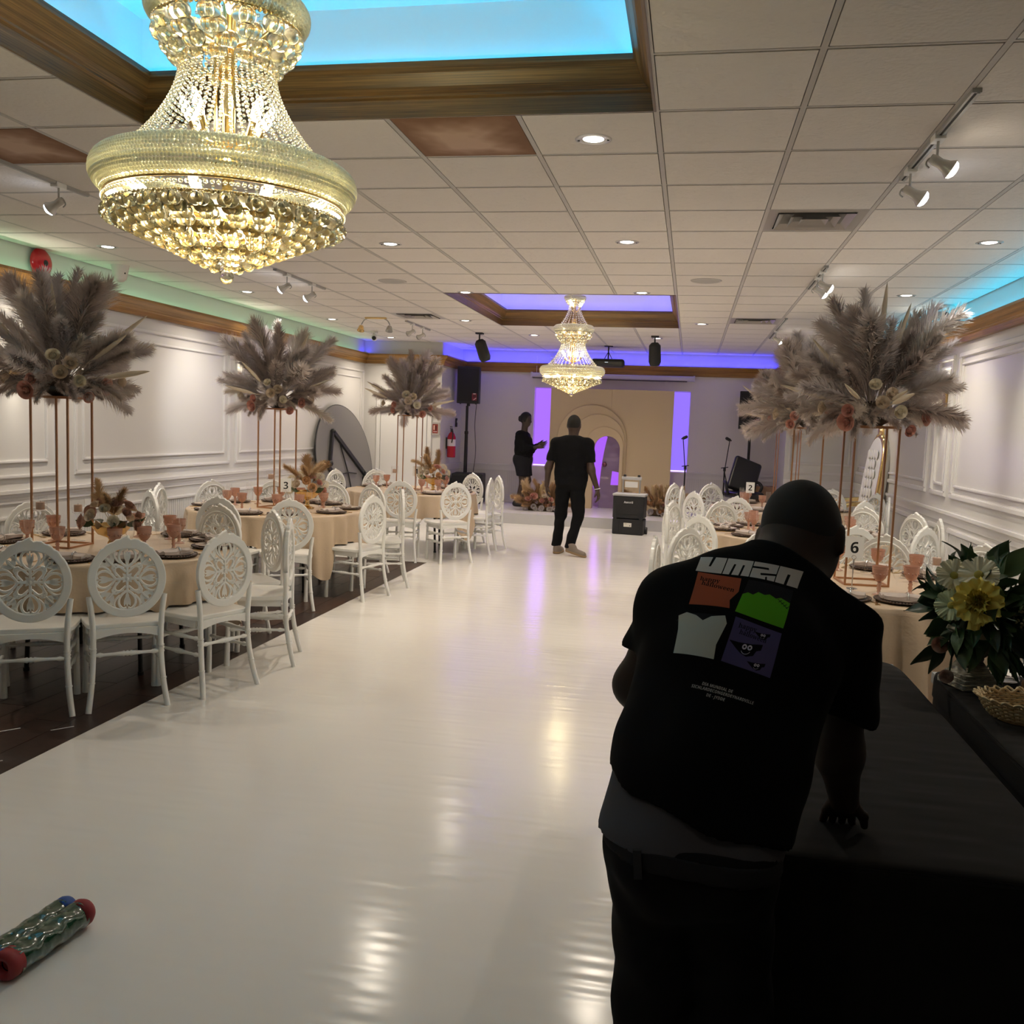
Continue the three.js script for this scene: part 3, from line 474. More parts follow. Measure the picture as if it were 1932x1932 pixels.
TABLES.forEach((t, i) => {
  let o; const p = [t.c[0], 0, t.c[1]];
  if (!table0) { o = table0 = thing('round_table', 'x', 'table', p); mesh('tabletop', cyl(RT - 0.03, RT - 0.03, 0.022, 0, YT - 0.013, 0, [0, 0, 0], 48), std([0.3, 0.28, 0.26], 0.6), o); for (let k = 0; k < 4; k++) { const a = k * Math.PI / 2 + 0.6, x = Math.cos(a) * 0.5, z = Math.sin(a) * 0.5; mesh('leg', [rod([x, 0, z], [x * 0.92, YT - 0.024, z * 0.92], 0.014), cyl(0.018, 0.018, 0.02, x, 0.01, z)], M.black, o); } }
  else o = dup(table0, p, 0);
  o.userData.label = `round banquet table hidden under champagne cloth, the ${t.id}`; o.userData.group = 'round banquet tables';
  const cl = mesh('tablecloth', clothShape(t, i * 1.7 + 0.4), M.cloth); cl.position.set(...p); tag(cl, `champagne satin tablecloth draped over the ${t.id}`, 'tablecloth', 'champagne tablecloths');
  const L = t.ch.map(([x, z, f]) => placeChair(x, z, t.c[0], t.c[1], `chairs around the ${t.id}`, f));
  ordinals(L, (w) => `white oval-back carved chair, ${w} around the ${t.id}`);
});
// ================================================================ place settings
const wood = std([0.10, 0.065, 0.05], 0.45), plateM = std([0.42, 0.34, 0.28], 0.35), napkinM = std([0.50, 0.43, 0.39], 0.7), wineGlass = M.glass;
const protos = {};
function proto(name, cat, parts, p, ry, label, group) {
  let o; if (!protos[name]) { o = protos[name] = thing(name, label, cat, p, ry, group); for (const [n, g, m] of parts()) mesh(n, g, m, o); } else o = dup(protos[name], p, ry, label, group); return o;
}
const beadsRing = (r, y, s, n) => mg(Array.from({ length: n }, (_, k) => at(new THREE.SphereGeometry(s, 6, 4), [Math.cos(k / n * 6.2832) * r, y, Math.sin(k / n * 6.2832) * r])));
const MK = {
  charger_plate: () => [['dish', lathe([[0, 0.004], [0.09, 0.004], [0.125, 0.012], [0.135, 0.016], [0.139, 0.013], [0.125, 0.006], [0.09, 0], [0, 0]], 40), wood], ['beaded_rim', beadsRing(0.136, 0.015, 0.0055, 52), wood]],
  dinner_plate: () => [['dish', lathe([[0, 0.005], [0.08, 0.005], [0.095, 0.009], [0.112, 0.018], [0.116, 0.017], [0.1, 0.006], [0.08, 0], [0, 0]], 36), plateM]],
  napkin: () => { const g = new THREE.BoxGeometry(0.21, 0.018, 0.075, 14, 2, 8), p = g.attributes.position; for (let i = 0; i < p.count; i++) { const x = p.getX(i), z = p.getZ(i), pinch = 1 - 0.55 * Math.exp(-(((x - 0.03) / 0.025) ** 2)); p.setZ(i, z * pinch * (1 + 0.25 * Math.abs(x) / 0.12)); p.setY(i, p.getY(i) * (1 + 0.9 * (1 - pinch)) + 0.006 * Math.sin(z * 120 + x * 14)); } g.computeVertexNormals(); return [['folded_cloth', at(g, [0, 0.014, 0]), napkinM], ['napkin_ring', at(new THREE.TorusGeometry(0.021, 0.005, 6, 18), [0.03, 0.016, 0], [0, Math.PI / 2, 0]), M.chrome]]; },
  goblet: () => [['bowl', lathe([[0, 0.078], [0.018, 0.082], [0.033, 0.1], [0.041, 0.13], [0.045, 0.165], [0.043, 0.165], [0.039, 0.132], [0.03, 0.105], [0, 0.086]], 20), M.goblet], ['rim_band', mg([at(new THREE.TorusGeometry(0.0435, 0.0018, 5, 24), [0, 0.152, 0], [Math.PI / 2, 0, 0]), ...Array.from({ length: 12 }, (_, k) => at(new THREE.SphereGeometry(0.006, 5, 4), [Math.cos(k * 0.5236) * 0.039, 0.122, Math.sin(k * 0.5236) * 0.039]))]), M.goblet], ['stem', lathe([[0, 0.082], [0.012, 0.078], [0.009, 0.066], [0.013, 0.058], [0.009, 0.05], [0.013, 0.038], [0.009, 0.028], [0.012, 0.012], [0.034, 0.004], [0.036, 0], [0, 0]], 18), M.goblet]],
  champagne_flute: () => [['bowl', lathe([[0.004, 0.09], [0.016, 0.1], [0.024, 0.13], [0.027, 0.17], [0.0255, 0.215], [0.0245, 0.215], [0.026, 0.17], [0.023, 0.132], [0.014, 0.104], [0.002, 0.098]], 18), M.glass], ['stem', lathe([[0, 0.096], [0.004, 0.09], [0.0035, 0.03], [0.006, 0.008], [0.03, 0.002], [0.031, 0], [0, 0]], 16), M.glass]],
  fork: () => [['handle', mg([rbox(0.008, 0.003, 0.13, 0.001, 0, 0.003, 0.03), rbox(0.02, 0.003, 0.03, 0.001, 0, 0.004, -0.045)]), M.gold], ...[-1.5, -0.5, 0.5, 1.5].map(k => ['tine', box(0.0025, 0.002, 0.045, k * 0.005, 0.005, -0.08), M.gold])],
  table_knife: () => [['handle', rbox(0.012, 0.005, 0.1, 0.002, 0, 0.004, 0.05), M.gold], ['blade', rbox(0.017, 0.002, 0.115, 0.0008, 0.001, 0.004, -0.057), M.gold]],
};
const CAT = { charger_plate: 'plate', dinner_plate: 'plate', napkin: 'napkin', goblet: 'glass', champagne_flute: 'glass', fork: 'fork', table_knife: 'knife' };
const TXT = { charger_plate: 'dark beaded charger plate', dinner_plate: 'taupe dinner plate on a dark charger', napkin: 'grey-beige napkin drawn through a silver ring', goblet: 'rose pressed-glass goblet', champagne_flute: 'clear champagne flute', fork: 'gold fork', table_knife: 'gold knife' };
TABLES.forEach((t) => {
  const by = {};
  [...t.ch, ...(t.extra || [])].forEach(([x, z]) => {
    const A = Math.atan2(z - t.c[1], x - t.c[0]), ry = -A - Math.PI / 2 + Math.PI, far = t.c[1] < -10;
    const P = (r, s, y = YT) => [t.c[0] + Math.cos(A) * r - Math.sin(A) * s, y, t.c[1] + Math.sin(A) * r + Math.cos(A) * s];
    const put = (n, p, rot) => (by[n] ??= []).push(proto(n, CAT[n], MK[n], p, rot, 'x', `${n.replace('_', ' ')}s on the ${t.id}`));
    put('charger_plate', P(0.66, 0), 0); put('dinner_plate', P(0.66, 0, YT + 0.006), 0); put('napkin', P(0.66, 0, YT + 0.016), ry + rr(-0.25, 0.25));
    put('goblet', P(0.42 + rr(-0.02, 0.02), -0.17), rr(0, 6)); put('champagne_flute', P(0.40 + rr(-0.02, 0.02), -0.26), 0);
    put('fork', P(0.67, 0.165), ry); put('table_knife', P(0.67, -0.165), ry);
  });
  for (const n in by) ordinals(by[n], (w) => `${TXT[n]}, ${w} on the ${t.id}`);
});
// ================================================================ dried flowers
function plume(bend, seedv, fluff = 1, n = 620) {           // a pampas plume of length 1 along +y, drooping towards +x
  let s = seedv; const r = () => { s = (s * 1664525 + 1013904223) >>> 0; return s / 4294967296; };
  const C2 = (t) => V(bend * t * t * 0.55, t * (1 - 0.18 * Math.abs(bend) * t), 0.03 * Math.sin(t * 4 + seedv)), pos = [], nor = [];
  const tri = (a, b, c) => { pos.push(a.x, a.y, a.z, b.x, b.y, b.z, c.x, c.y, c.z); };
  for (let i = 0; i < n; i++) {
    const t = 0.26 + 0.74 * Math.pow(i / n, 0.9), p = C2(t), d = C2(Math.min(1.02, t + 0.02)).sub(C2(t - 0.02)).normalize();
    const a = r() * 6.2832, rad = V(Math.cos(a), 0, Math.sin(a)); rad.addScaledVector(d, -rad.dot(d)).normalize();
    const env = Math.sin(Math.PI * Math.min(1, (t - 0.2) / 0.9)) ** 0.6, L = (0.17 + 0.16 * r()) * env * fluff * (1.25 - 0.6 * t) + 0.025, spread = 0.25 + 0.42 * r();
    const dir = d.clone().multiplyScalar(1).addScaledVector(rad, spread).normalize(), side = dir.clone().cross(rad).normalize(), w = 0.0036 + 0.0026 * r();
    const p1 = p.clone().addScaledVector(dir, L * 0.5), p2 = p1.clone().addScaledVector(dir, L * 0.5); p2.addScaledVector(rad, L * 0.16); p2.y -= L * 0.10;
    tri(p.clone().addScaledVector(side, -w), p.clone().addScaledVector(side, w), p1.clone().addScaledVector(side, w)); tri(p.clone().addScaledVector(side, -w), p1.clone().addScaledVector(side, w), p1.clone().addScaledVector(side, -w));
    tri(p1.clone().addScaledVector(side, -w), p1.clone().addScaledVector(side, w), p2);
    if (i % 2) { const q = dir.clone().addScaledVector(rad, 0.5).normalize(), e = p1.clone().addScaledVector(q, L * 0.4); tri(p1.clone().addScaledVector(side, -w * 0.8), p1.clone().addScaledVector(side, w * 0.8), e); }
  }
  const g = new THREE.BufferGeometry(); g.setAttribute('position', new THREE.Float32BufferAttribute(pos, 3)); g.computeVertexNormals();
  return mg([g, tube([C2(0), C2(0.33), C2(0.66), C2(1)], 0.006, 10, 4)]);
}
const PLUMES = [plume(0.15, 11), plume(0.5, 23), plume(0.85, 37), plume(0.3, 51, 1.25), plume(1.1, 67), plume(0.05, 83, 0.75)];
const pm = (c) => phy(c, { roughness: 0.95, transmission: 0.18, thickness: 0 });
const PCOL = [pm([0.69, 0.61, 0.57]), pm([0.72, 0.66, 0.65]), pm([0.60, 0.51, 0.47]), pm([0.8, 0.73, 0.66])], PGOLD = [pm([0.62, 0.42, 0.22]), pm([0.7, 0.52, 0.32]), pm([0.45, 0.28, 0.14])];
function roseGeo(seedv, open = 1) {
  let s = seedv; const r = () => { s = (s * 1664525 + 1013904223) >>> 0; return s / 4294967296; }; const gs = [];
  const rings = [[3, 0.03, 1.0, 1.6, 0.0], [4, 0.13, 0.98, 1.1, 0.03], [5, 0.25, 0.95, 0.9, 0.06], [6, 0.38, 0.88, 0.8, 0.12], [6, 0.5, 0.78, 0.78, 0.2], [7, 0.6, 0.64, 0.7, 0.36]];
  let q = 0;
  rings.forEach(([n, rad, hgt, wid, out], ri) => { for (let k = 0; k < n; k++) {
    const a = k / n * 6.2832 + ri * 0.7 + r() * 0.3, g = new THREE.PlaneGeometry(1, 1, 4, 4), p = g.attributes.position, R1 = rad * (ri > 2 ? open : 1);
    for (let i = 0; i < p.count; i++) { const u = p.getX(i) * 2, v = p.getY(i) + 0.5, wv = Math.sin(Math.min(1, v + 0.16) * Math.PI * 0.6), R = 0.05 + R1 * Math.pow(v, 0.55) + out * open * Math.max(0, v - 0.62) * 1.3, an = u * wid * (0.45 + 0.55 * wv); p.setXYZ(i, Math.sin(an) * R, v * hgt * (1 - 0.1 * u * u) + 0.02 * r(), Math.cos(an) * R); }
    g.rotateY(a); gs.push(g); q++;
  } });
  gs.push(at(new THREE.SphereGeometry(0.34, 10, 8), [0, 0.5, 0], [0, 0, 0], [1, 0.9, 1])); const g = mg(gs); g.computeVertexNormals(); return g;
}
const ROSES = [roseGeo(5), roseGeo(9, 1.15), roseGeo(14, 0.85)];
const RC = { blush: phy([0.66, 0.36, 0.29], { roughness: 0.8, transmission: 0.3, thickness: 0 }), cream: phy([0.74, 0.63, 0.5], { roughness: 0.8, transmission: 0.3, thickness: 0 }), dusty: phy([0.46, 0.27, 0.2], { roughness: 0.8, transmission: 0.3, thickness: 0 }), ivory: phy([0.8, 0.74, 0.6], { roughness: 0.8, transmission: 0.3, thickness: 0 }) };
const leafS = (L, w, b = 0.2) => { const g = new THREE.PlaneGeometry(1, 1, 4, 8), p = g.attributes.position; for (let i = 0; i < p.count; i++) { const u = p.getX(i) * 2, v = p.getY(i) + 0.5, h = Math.sin(Math.PI * Math.pow(v, 0.8)) * w * 0.5; p.setXYZ(i, u * h, v * L * (1 - b * 0.3 * v), b * L * v * v - Math.abs(u) * h * 0.35 + 0.02 * L * Math.sin(v * 9 + u * 2)); } g.computeVertexNormals(); return g; };
const aim = (o, dir, roll = 0) => { o.quaternion.setFromUnitVectors(V(0, 1, 0), dir.clone().normalize()); o.rotateY(roll); };
const bunny = mg([tube([[0, 0, 0], [0.01, 0.5, 0], [0, 1, 0]], 0.004, 6, 4), (() => { const g = lathe([[0, 0.5], [0.018, 0.55], [0.026, 0.68], [0.022, 0.85], [0.01, 0.97], [0, 1.02]], 8); const p = g.attributes.position; for (let i = 0; i < p.count; i++) { const k = 1 + 0.25 * Math.sin(i * 12.9); p.setX(i, p.getX(i) * k); p.setZ(i, p.getZ(i) * k); } return g; })()]);
const bunnyM = std([0.72, 0.62, 0.48], 0.9);
function pampasStand(p, ry, t, sd) {
  const y1 = 1.69, s = 0.125, w = 0.011;
  const st = thing('flower_stand', `tall rose-gold wire stand on the ${t.id}`, 'stand', [p[0], YT, p[1]], ry, 'tall rose-gold stands on the tables');
  for (const [a, b] of [[-1, -1], [1, -1], [1, 1], [-1, 1]]) mesh('post', sqbar([a * s, 0, b * s], [a * s, y1 - YT, b * s], w), M.rosegold, st);
  for (const [n, yy] of [['base_frame', 0.006], ['top_frame', y1 - YT - 0.006]]) mesh(n, [sqbar([-s, yy, -s], [s, yy, -s], w), sqbar([-s, yy, s], [s, yy, s], w), sqbar([-s, yy, -s], [-s, yy, s], w), sqbar([s, yy, -s], [s, yy, s], w)], M.rosegold, st);
  mesh('top_plate', box(0.25, 0.004, 0.25, 0, y1 - YT, 0), M.rosegold, st);
  seed = sd;
  const ar = thing('pampas_arrangement', `large spray of taupe pampas plumes and roses on the stand of the ${t.id}`, 'flowers', [p[0], y1 + 0.002, p[1]], 0, 'pampas arrangements on tall stands');
  mesh('bowl', lathe([[0, 0], [0.05, 0], [0.1, 0.03], [0.115, 0.06], [0.105, 0.06], [0.08, 0.03], [0, 0.02]], 24), std([0.1, 0.1, 0.1], 0.3), ar);
  mesh('foam_base', sph(0.1, 0, 0.08, 0, [1, 0.7, 1]), std([0.16, 0.12, 0.1], 1), ar);
  const rd = [];
  const toCam = Math.atan2(0 - p[1], 0 - p[0]);
  const spots = [[-0.9, -0.02, 'blush'], [-0.5, -0.25, 'blush'], [-0.15, 0.35, 'cream'], [0.02, 0.2, 'cream'], [0.55, 0.05, 'blush'], [0.62, -0.15, 'blush'], [-0.3, 0.05, 'ivory'], [1.3, 0.1, 'cream'], [-1.5, 0.1, 'cream'], [2.4, 0.1, 'blush'], [3.5, 0.2, 'cream'], [0.15, 0.5, 'ivory']];
  for (const [da, el, c] of spots) { const az = toCam + da + (sd % 7 - 3) * 0.08, e2 = el + (sd % 5 - 2) * 0.04, m = mesh('rose', ROSES[(sd + Math.round(el * 20) + 20) % 3], RC[c], ar), R = rr(0.27, 0.33); const d = V(Math.cos(az) * Math.cos(e2), Math.sin(e2), Math.sin(az) * Math.cos(e2)); rd.push(d); m.position.copy(d.clone().multiplyScalar(R)).add(V(0, 0.09, 0)); aim(m, d, rr(0, 6)); m.scale.setScalar(rr(0.05, 0.062)); }
  const N = t.n || 78;
  for (let k = 0; k < N; k++) {
    const f = k / N, el = f < 0.42 ? rr(-0.1, 0.3) : f < 0.76 ? rr(0.3, 0.9) : rr(0.9, 1.5), az = k * 2.39996 + rr(-0.2, 0.2);
    const m = mesh('pampas_plume', PLUMES[el < 0.35 ? [1, 0, 3, 1, 2][k % 5] : [0, 3, 5, 1][k % 4]], PCOL[(k * 7 + sd) % 11 === 0 ? 3 : (k + sd) % 3], ar);
    const dir = V(Math.cos(az) * Math.cos(el), Math.sin(el), Math.sin(az) * Math.cos(el)); m.position.set(dir.x * 0.05, 0.07 + Math.max(0, dir.y) * 0.03, dir.z * 0.05);
    const q = new THREE.Quaternion().setFromUnitVectors(V(0, 1, 0), dir); const out = V(Math.cos(az), -0.55, Math.sin(az)); const lx = V(1, 0, 0).applyQuaternion(q), lz = V(0, 0, 1).applyQuaternion(q); m.quaternion.copy(q); m.rotateY(-Math.atan2(out.dot(lz), out.dot(lx)) + rr(-0.4, 0.4));
    const nearR = rd.some(q => q.angleTo(dir) < 0.36) ? 0.55 : 1; m.scale.setScalar(nearR * (el < 0.35 ? rr(0.34, 0.56) : el < 0.9 ? rr(0.4, 0.6) : rr(0.42, 0.76) * (t.tall || 1)));
  }
  for (let k = 0; k < 13; k++) { const az = rr(0, 6.28), el = rr(0.1, 1.35), m = mesh('dried_spike', bunny, bunnyM, ar); aim(m, V(Math.cos(az) * Math.cos(el), Math.sin(el), Math.sin(az) * Math.cos(el)), rr(0, 6)); m.position.set(0, 0.08, 0); const L = k % 2 ? rr(0.62, 0.76) : rr(0.48, 0.6); m.scale.set(L * 0.85, L, L * 0.85); }
  return ar;
}
TABLES.forEach((t, i) => pampasStand(t.stand, t.srot, t, [101, 215, 333, 447, 561, 680][i]));
// low floral bowls
function lowBowl(p, label, gold, sd, sc = 1) {
  seed = sd; const o = thing('floral_bowl', label, 'flowers', p, 0);
  mesh('compote', lathe([[0, 0], [0.055, 0.002], [0.06, 0.008], [0.03, 0.018], [0.014, 0.03], [0.022, 0.045], [0.014, 0.06], [0.02, 0.075], [0.07, 0.095], [0.1, 0.135], [0.105, 0.15], [0.098, 0.15], [0.06, 0.105], [0, 0.1]], 28), M.gold, o);
  const pal = gold ? [RC.blush, RC.ivory, RC.cream, std([0.7, 0.45, 0.25], 0.8)] : [RC.dusty, RC.dusty, RC.cream, RC.ivory];
  for (let k = 0; k < 19; k++) { const az = k * 2.4, el = 0.05 + 1.2 * (k / 19), d = V(Math.cos(az) * Math.cos(el), Math.sin(el), Math.sin(az) * Math.cos(el)), m = mesh(gold && k % 4 == 1 ? 'pompom_flower' : 'rose', gold && k % 4 === 1 ? POM : ROSES[k % 3], pal[k % 4], o); m.position.set(d.x * 0.13, 0.15 + d.y * 0.12, d.z * 0.13); aim(m, d, rr(0, 6)); m.scale.setScalar(rr(0.036, 0.05)); }
  for (let k = 0; k < (gold ? 6 : 4); k++) { const az = rr(0, 6.28), m = mesh('pampas_plume', PLUMES[k % 3 + 1], PGOLD[k % 3], o); aim(m, V(Math.cos(az) * 0.5, 0.9, Math.sin(az) * 0.5), rr(0, 6)); m.position.set(0, 0.16, 0); m.scale.setScalar(rr(0.26, 0.34) * (gold ? 1 : 0.8)); }
  for (let k = 0; k < 9; k++) { const az = rr(0, 6.28), m = mesh('leaf', LEAF, k % 3 ? std([0.08, 0.12, 0.05], 0.6) : std([0.3, 0.2, 0.1], 0.7), o); aim(m, V(Math.cos(az), 0.25, Math.sin(az)), rr(0, 6)); m.position.set(Math.cos(az) * 0.09, 0.15, Math.sin(az) * 0.09); }
  o.scale.setScalar(sc); return o;
}
const LEAF = leafS(0.1, 0.05);
const POM = mg(Array.from({ length: 90 }, (_, i) => { const y = 1 - 2 * (i + 0.5) / 90, a = i * 2.39996, q = Math.sqrt(1 - y * y); const g = leafS(0.5, 0.3, 0.3); const m = new THREE.Object3D(); aim(m, V(Math.cos(a) * q, y, Math.sin(a) * q)); m.position.set(Math.cos(a) * q * 0.55, y * 0.55 + 0.6, Math.sin(a) * q * 0.55); m.updateMatrix(); g.applyMatrix4(m.matrix); return g; }));
lowBowl([-3.5, YT, -5.12], 'gold compote of dusty brown roses and dried grasses on the nearest left table', false, 5, 1.12);
lowBowl([-3.58, YT, -8.3], 'gold compote of peach roses with a curling golden plume on the middle left table', true, 8, 1.15);
lowBowl([-3.15, YT, -11.2], 'gold compote of cream pompoms and peach flowers on the farthest left table', true, 12, 1.15);
// table number cards
function tableCard(p, ry, num, label) {
  const o = thing('table_number', label, 'sign', p, ry);
  mesh('stand', [cyl(0.03, 0.032, 0.006, 0, 0.003, 0), cyl(0.0035, 0.0035, 0.17, 0, 0.09, 0), at(new THREE.TorusGeometry(0.012, 0.002, 6, 16), [0, 0.185, 0])], M.chrome, o);
  const tx = canvasTex(256, 320, (c, w, h) => { c.fillStyle = '#f2f2f0'; c.fillRect(0, 0, w, h); c.fillStyle = '#141414'; c.font = 'bold 230px sans-serif'; c.textAlign = 'center'; c.textBaseline = 'middle'; c.fillText(num, w / 2, h / 2 + 8); });
  const g = new THREE.BoxGeometry(0.1, 0.125, 0.002); mesh('card', at(g, [0, 0.245, 0]), [M.white, M.white, M.white, M.white, std([1, 1, 1], 0.6, 0, { map: tx }), std([1, 1, 1], 0.6, 0, { map: tx })], o); return o;
}
tableCard([0.965, YT, -5.56], -0.1, '6', 'white card with the number 6 on a silver stand, nearest right table');
tableCard([-3.37, YT, -11.2], 0.3, '1', 'white card with the number 1 on the farthest left table');
tableCard([0.72, YT, -11.1], 0.2, '2', 'white card with the number 2 on the farthest right table');
tableCard([-3.62, YT, -7.9], 0.75, '3', 'white card turned aside with the number 3, middle left table');
// tall glass candle holders
let ch0;
function candleHolder(p, h, label) {
  const o = thing('candle_holder', label, 'candle holder', p);
  mesh('stem', lathe([[0, 0], [0.042, 0.002], [0.044, 0.006], [0.01, 0.014], [0.007, 0.05], [0.008, h * 0.6], [0.014, h - 0.02], [0.03, h], [0, h]], 20), M.glass, o);
  mesh('glass_cup', lathe([[0, h], [0.04, h], [0.042, h + 0.01], [0.042, h + 0.09], [0.04, h + 0.09], [0.039, h + 0.006], [0, h + 0.005]], 24), M.glass, o);
  mesh('candle', lathe([[0, h + 0.005], [0.025, h + 0.006], [0.025, h + 0.05], [0.022, h + 0.052], [0, h + 0.05]], 20), std([0.52, 0.36, 0.28], 0.6), o); mesh('wick', cyl(0.001, 0.001, 0.01, 0, h + 0.055, 0), M.dark, o);
}
candleHolder([-3.92, YT, -5.02], 0.24, 'tall clear candle holder, left of two on the nearest left table'); candleHolder([-3.95, YT, -5.42], 0.19, 'shorter clear candle holder, right of two on the nearest left table');
candleHolder([-3.96, YT, -8.3], 0.26, 'tall clear candle holder on the middle left table'); candleHolder([-3.58, YT, -10.95], 0.22, 'tall clear candle holder on the farthest left table'); candleHolder([1.5, YT, -5.9], 0.12, 'low clear candle cup on the nearest right table');
// ================================================================ crystal chandeliers
const BALL = new THREE.SphereGeometry(1, 18, 12), BEAD = new THREE.IcosahedronGeometry(1, 1);
const HOOP = std([0.86, 0.8, 0.58], 0.35);
function inst(name, geo, mat, list, parent) {        // list of [x, y, z, r, sy]
  const m = new THREE.InstancedMesh(geo, mat, list.length), d = new THREE.Object3D();
  list.forEach(([x, y, z, r, sy], i) => { d.position.set(x, y, z); d.scale.set(r, r * (sy || 1), r); d.rotation.set(i, i * 2.3, 0); d.updateMatrix(); m.setMatrixAt(i, d.matrix); });
  m.name = name; m.userData.kind = 'stuff'; m.castShadow = true; parent.add(m); return m;
}
function chandelier(p, label, near, dy = 0) {
  const o = thing('chandelier', label, 'chandelier', p), G = M.gold; const SX = 0.92;      // origin: hangs from the tray ceiling at y 3.48, parts in heights below
  const Y = (y) => y - p[1] + dy;
  mesh('ceiling_rose', at(lathe([[0, 0], [0.09, 0], [0.1, -0.02], [0.05, -0.05], [0.015, -0.06], [0, -0.06]], 24), [0, 0, 0]), G, o);
  mesh('stem', [cyl(0.016, 0.016, 3.47 - 2.14 - dy, 0, (2.14 + dy + 3.47) / 2 - p[1], 0), ...[[2.34, 0.05], [2.62, 0.03], [2.88, 0.035], [3.14, 0.02]].map(([y, r]) => at(lathe([[0.016, -0.03], [r, -0.012], [r * 0.8, 0.0], [r, 0.012], [0.016, 0.04]], 18), [0, Y(y), 0]))], G, o);
  for (const [dx, dz] of [[0.03, 0.02], [-0.03, 0.02], [0, -0.034]]) mesh('support_rod', cyl(0.005, 0.005, 0.62, dx, Y(2.62), dz), G, o);
  // bands: hoops covered in tiny crystals
  const band = (R, y, r) => { mesh('hoop', at(new THREE.TorusGeometry(R, r * 0.22, 8, 72), [0, Y(y), 0], [Math.PI / 2, 0, 0]), HOOP, o); const L = []; const nr = near ? 19 : 12, s = near ? 0.0056 : 0.0085; for (let a = 0; a < nr; a++) { const t = a / (nr - 1) * 4.2 - 2.3, rr2 = R + Math.cos(t) * r, n = Math.round(6.2832 * rr2 / (s * 2.1)); for (let k = 0; k < n; k++) { const q = (k + (a % 2) / 2) / n * 6.2832; L.push([Math.cos(q) * rr2, Y(y) - Math.sin(t) * r * -1, Math.sin(q) * rr2, s]); } } inst('crystal_band', BEAD, M.pave, L, o); };
  band(0.118, 3.17, 0.02); band(0.225, 2.80, 0.038); band(0.378, 2.295, 0.05);
  for (const [R, y] of [[0.228, 2.755], [0.385, 2.232], [0.37, 2.195], [0.15, 2.655], [0.32, 2.165], [0.22, 2.125], [0.12, 2.085]]) mesh('gold_ring', at(new THREE.TorusGeometry(R, 0.0045, 6, 64), [0, Y(y), 0], [Math.PI / 2, 0, 0]), G, o);
  // bead strands sweeping down from the small hoops to the large ones
  const strands = [], pins = [];
  const sweep = (n, r0, y0, r1, y1, pow, s) => { for (let k = 0; k < n; k++) { const q = k / n * 6.2832; const m = Math.round(Math.hypot(y0 - y1, r1 - r0) / (s * 2.75)); for (let i = 0; i <= m; i++) { const t = i / m, r = r0 + (r1 - r0) * Math.pow(t, pow), y = y0 + (y1 - y0) * t; strands.push([Math.cos(q) * r, Y(y), Math.sin(q) * r, s * (0.85 + 0.15 * t), 0.9]); } } };
  const S = near ? 0.0068 : 0.0085;
  sweep(near ? 26 : 20, 0.07, 3.09, 0.2, 2.83, 1.8, S); sweep(near ? 54 : 40, 0.155, 2.63, 0.355, 2.335, 1.75, S);
  for (const [R, y, n] of [[0.24, 2.765, 84], [0.236, 2.748, 84], [0.392, 2.238, 132], [0.388, 2.215, 132], [0.383, 2.19, 132], [0.125, 3.142, 40]]) for (let k = 0; k < n; k++) { const q = k / n * 6.2832; strands.push([Math.cos(q) * R, Y(y), Math.sin(q) * R, 0.0072, 1]); }
  inst('bead_strand', BEAD, M.crystal, strands, o);
  // rows of crystal balls
  const balls = []; const row = (R, y, r, n) => { n = n || Math.floor(6.2832 * R / (r * 2.02)); for (let k = 0; k < n; k++) { const q = (k + (balls.length % 2) / 2) / n * 6.2832; balls.push([Math.cos(q) * R, Y(y), Math.sin(q) * R, r]); } };
  for (let k = 0; k < 11; k++) { const t = k / 10, R = 0.378 - 0.338 * t; row(R, 2.172 - 0.135 * Math.pow(t, 1.05), 0.0205 - 0.004 * t); }
  row(0.222, 2.728, 0.025); row(0.2, 2.698, 0.026); row(0.175, 2.668, 0.025); row(0.15, 2.642, 0.02);
  row(0.108, 3.122, 0.015); row(0.09, 3.1, 0.015);
  if (near) { const w = (b) => V(b[0] + p[0], b[1] + p[1], b[2] + p[2]).distanceTo(camera.position); balls.sort((a, b) => w(a) - w(b)); balls.slice(0, 295).forEach(([x, y, z, r], i) => { const m = mesh('crystal_ball', BALL, M.crystal, o); m.position.set(x, y, z); m.scale.setScalar(r); m.rotation.set(i, i * 1.7, 0); }); inst('crystal_ball', BALL, M.crystal, balls.slice(295), o); }
  else inst('crystal_ball', BALL, M.crystal, balls, o);
  mesh('finial_ball', [at(new THREE.IcosahedronGeometry(0.024, 2), [0, Y(2.012), 0])], M.crystal, o);
  // candle lamps on short gold arms
  const lampAt = (R, y, n, lean, off, lit) => { for (let k = 0; k < n; k++) { const q = k / n * 6.2832 + off, c = Math.cos(q), s = Math.sin(q), b = V(c * R, Y(y), s * R), d = V(c * Math.sin(lean), Math.cos(lean), s * Math.sin(lean)); mesh('lamp_arm', [rod([c * 0.015, Y(y) - 0.02, s * 0.015], b, 0.006), rod(b, b.clone().addScaledVector(d, 0.05), 0.011)], G, o); const g = lathe([[0, 0], [0.011, 0.002], [0.016, 0.03], [0.013, 0.055], [0.005, 0.075], [0, 0.08]], 12); const m = mesh('candle_bulb', g, lit(k) ? M.candleBulb : M.glass, o); m.position.copy(b.addScaledVector(d, 0.05)); aim(m, d); } };
  lampAt(0.095, 2.425, 8, 0.42, 0.3, k => k % 4 !== 1); lampAt(0.26, 2.19, 10, 1.2, 0.1, () => true); lampAt(0.13, 2.13, 6, 1.0, 0.4, () => true); lampAt(0.12, 2.72, 6, 1.0, 0, () => true); lampAt(0.05, 3.02, 3, 0.4, 0, () => true);
  mesh('reflector_plate', at(lathe([[0, 0], [0.3, 0.0], [0.35, 0.015]], 40), [0, Y(2.185), 0]), std([0.55, 0.47, 0.3], 0.35), o);
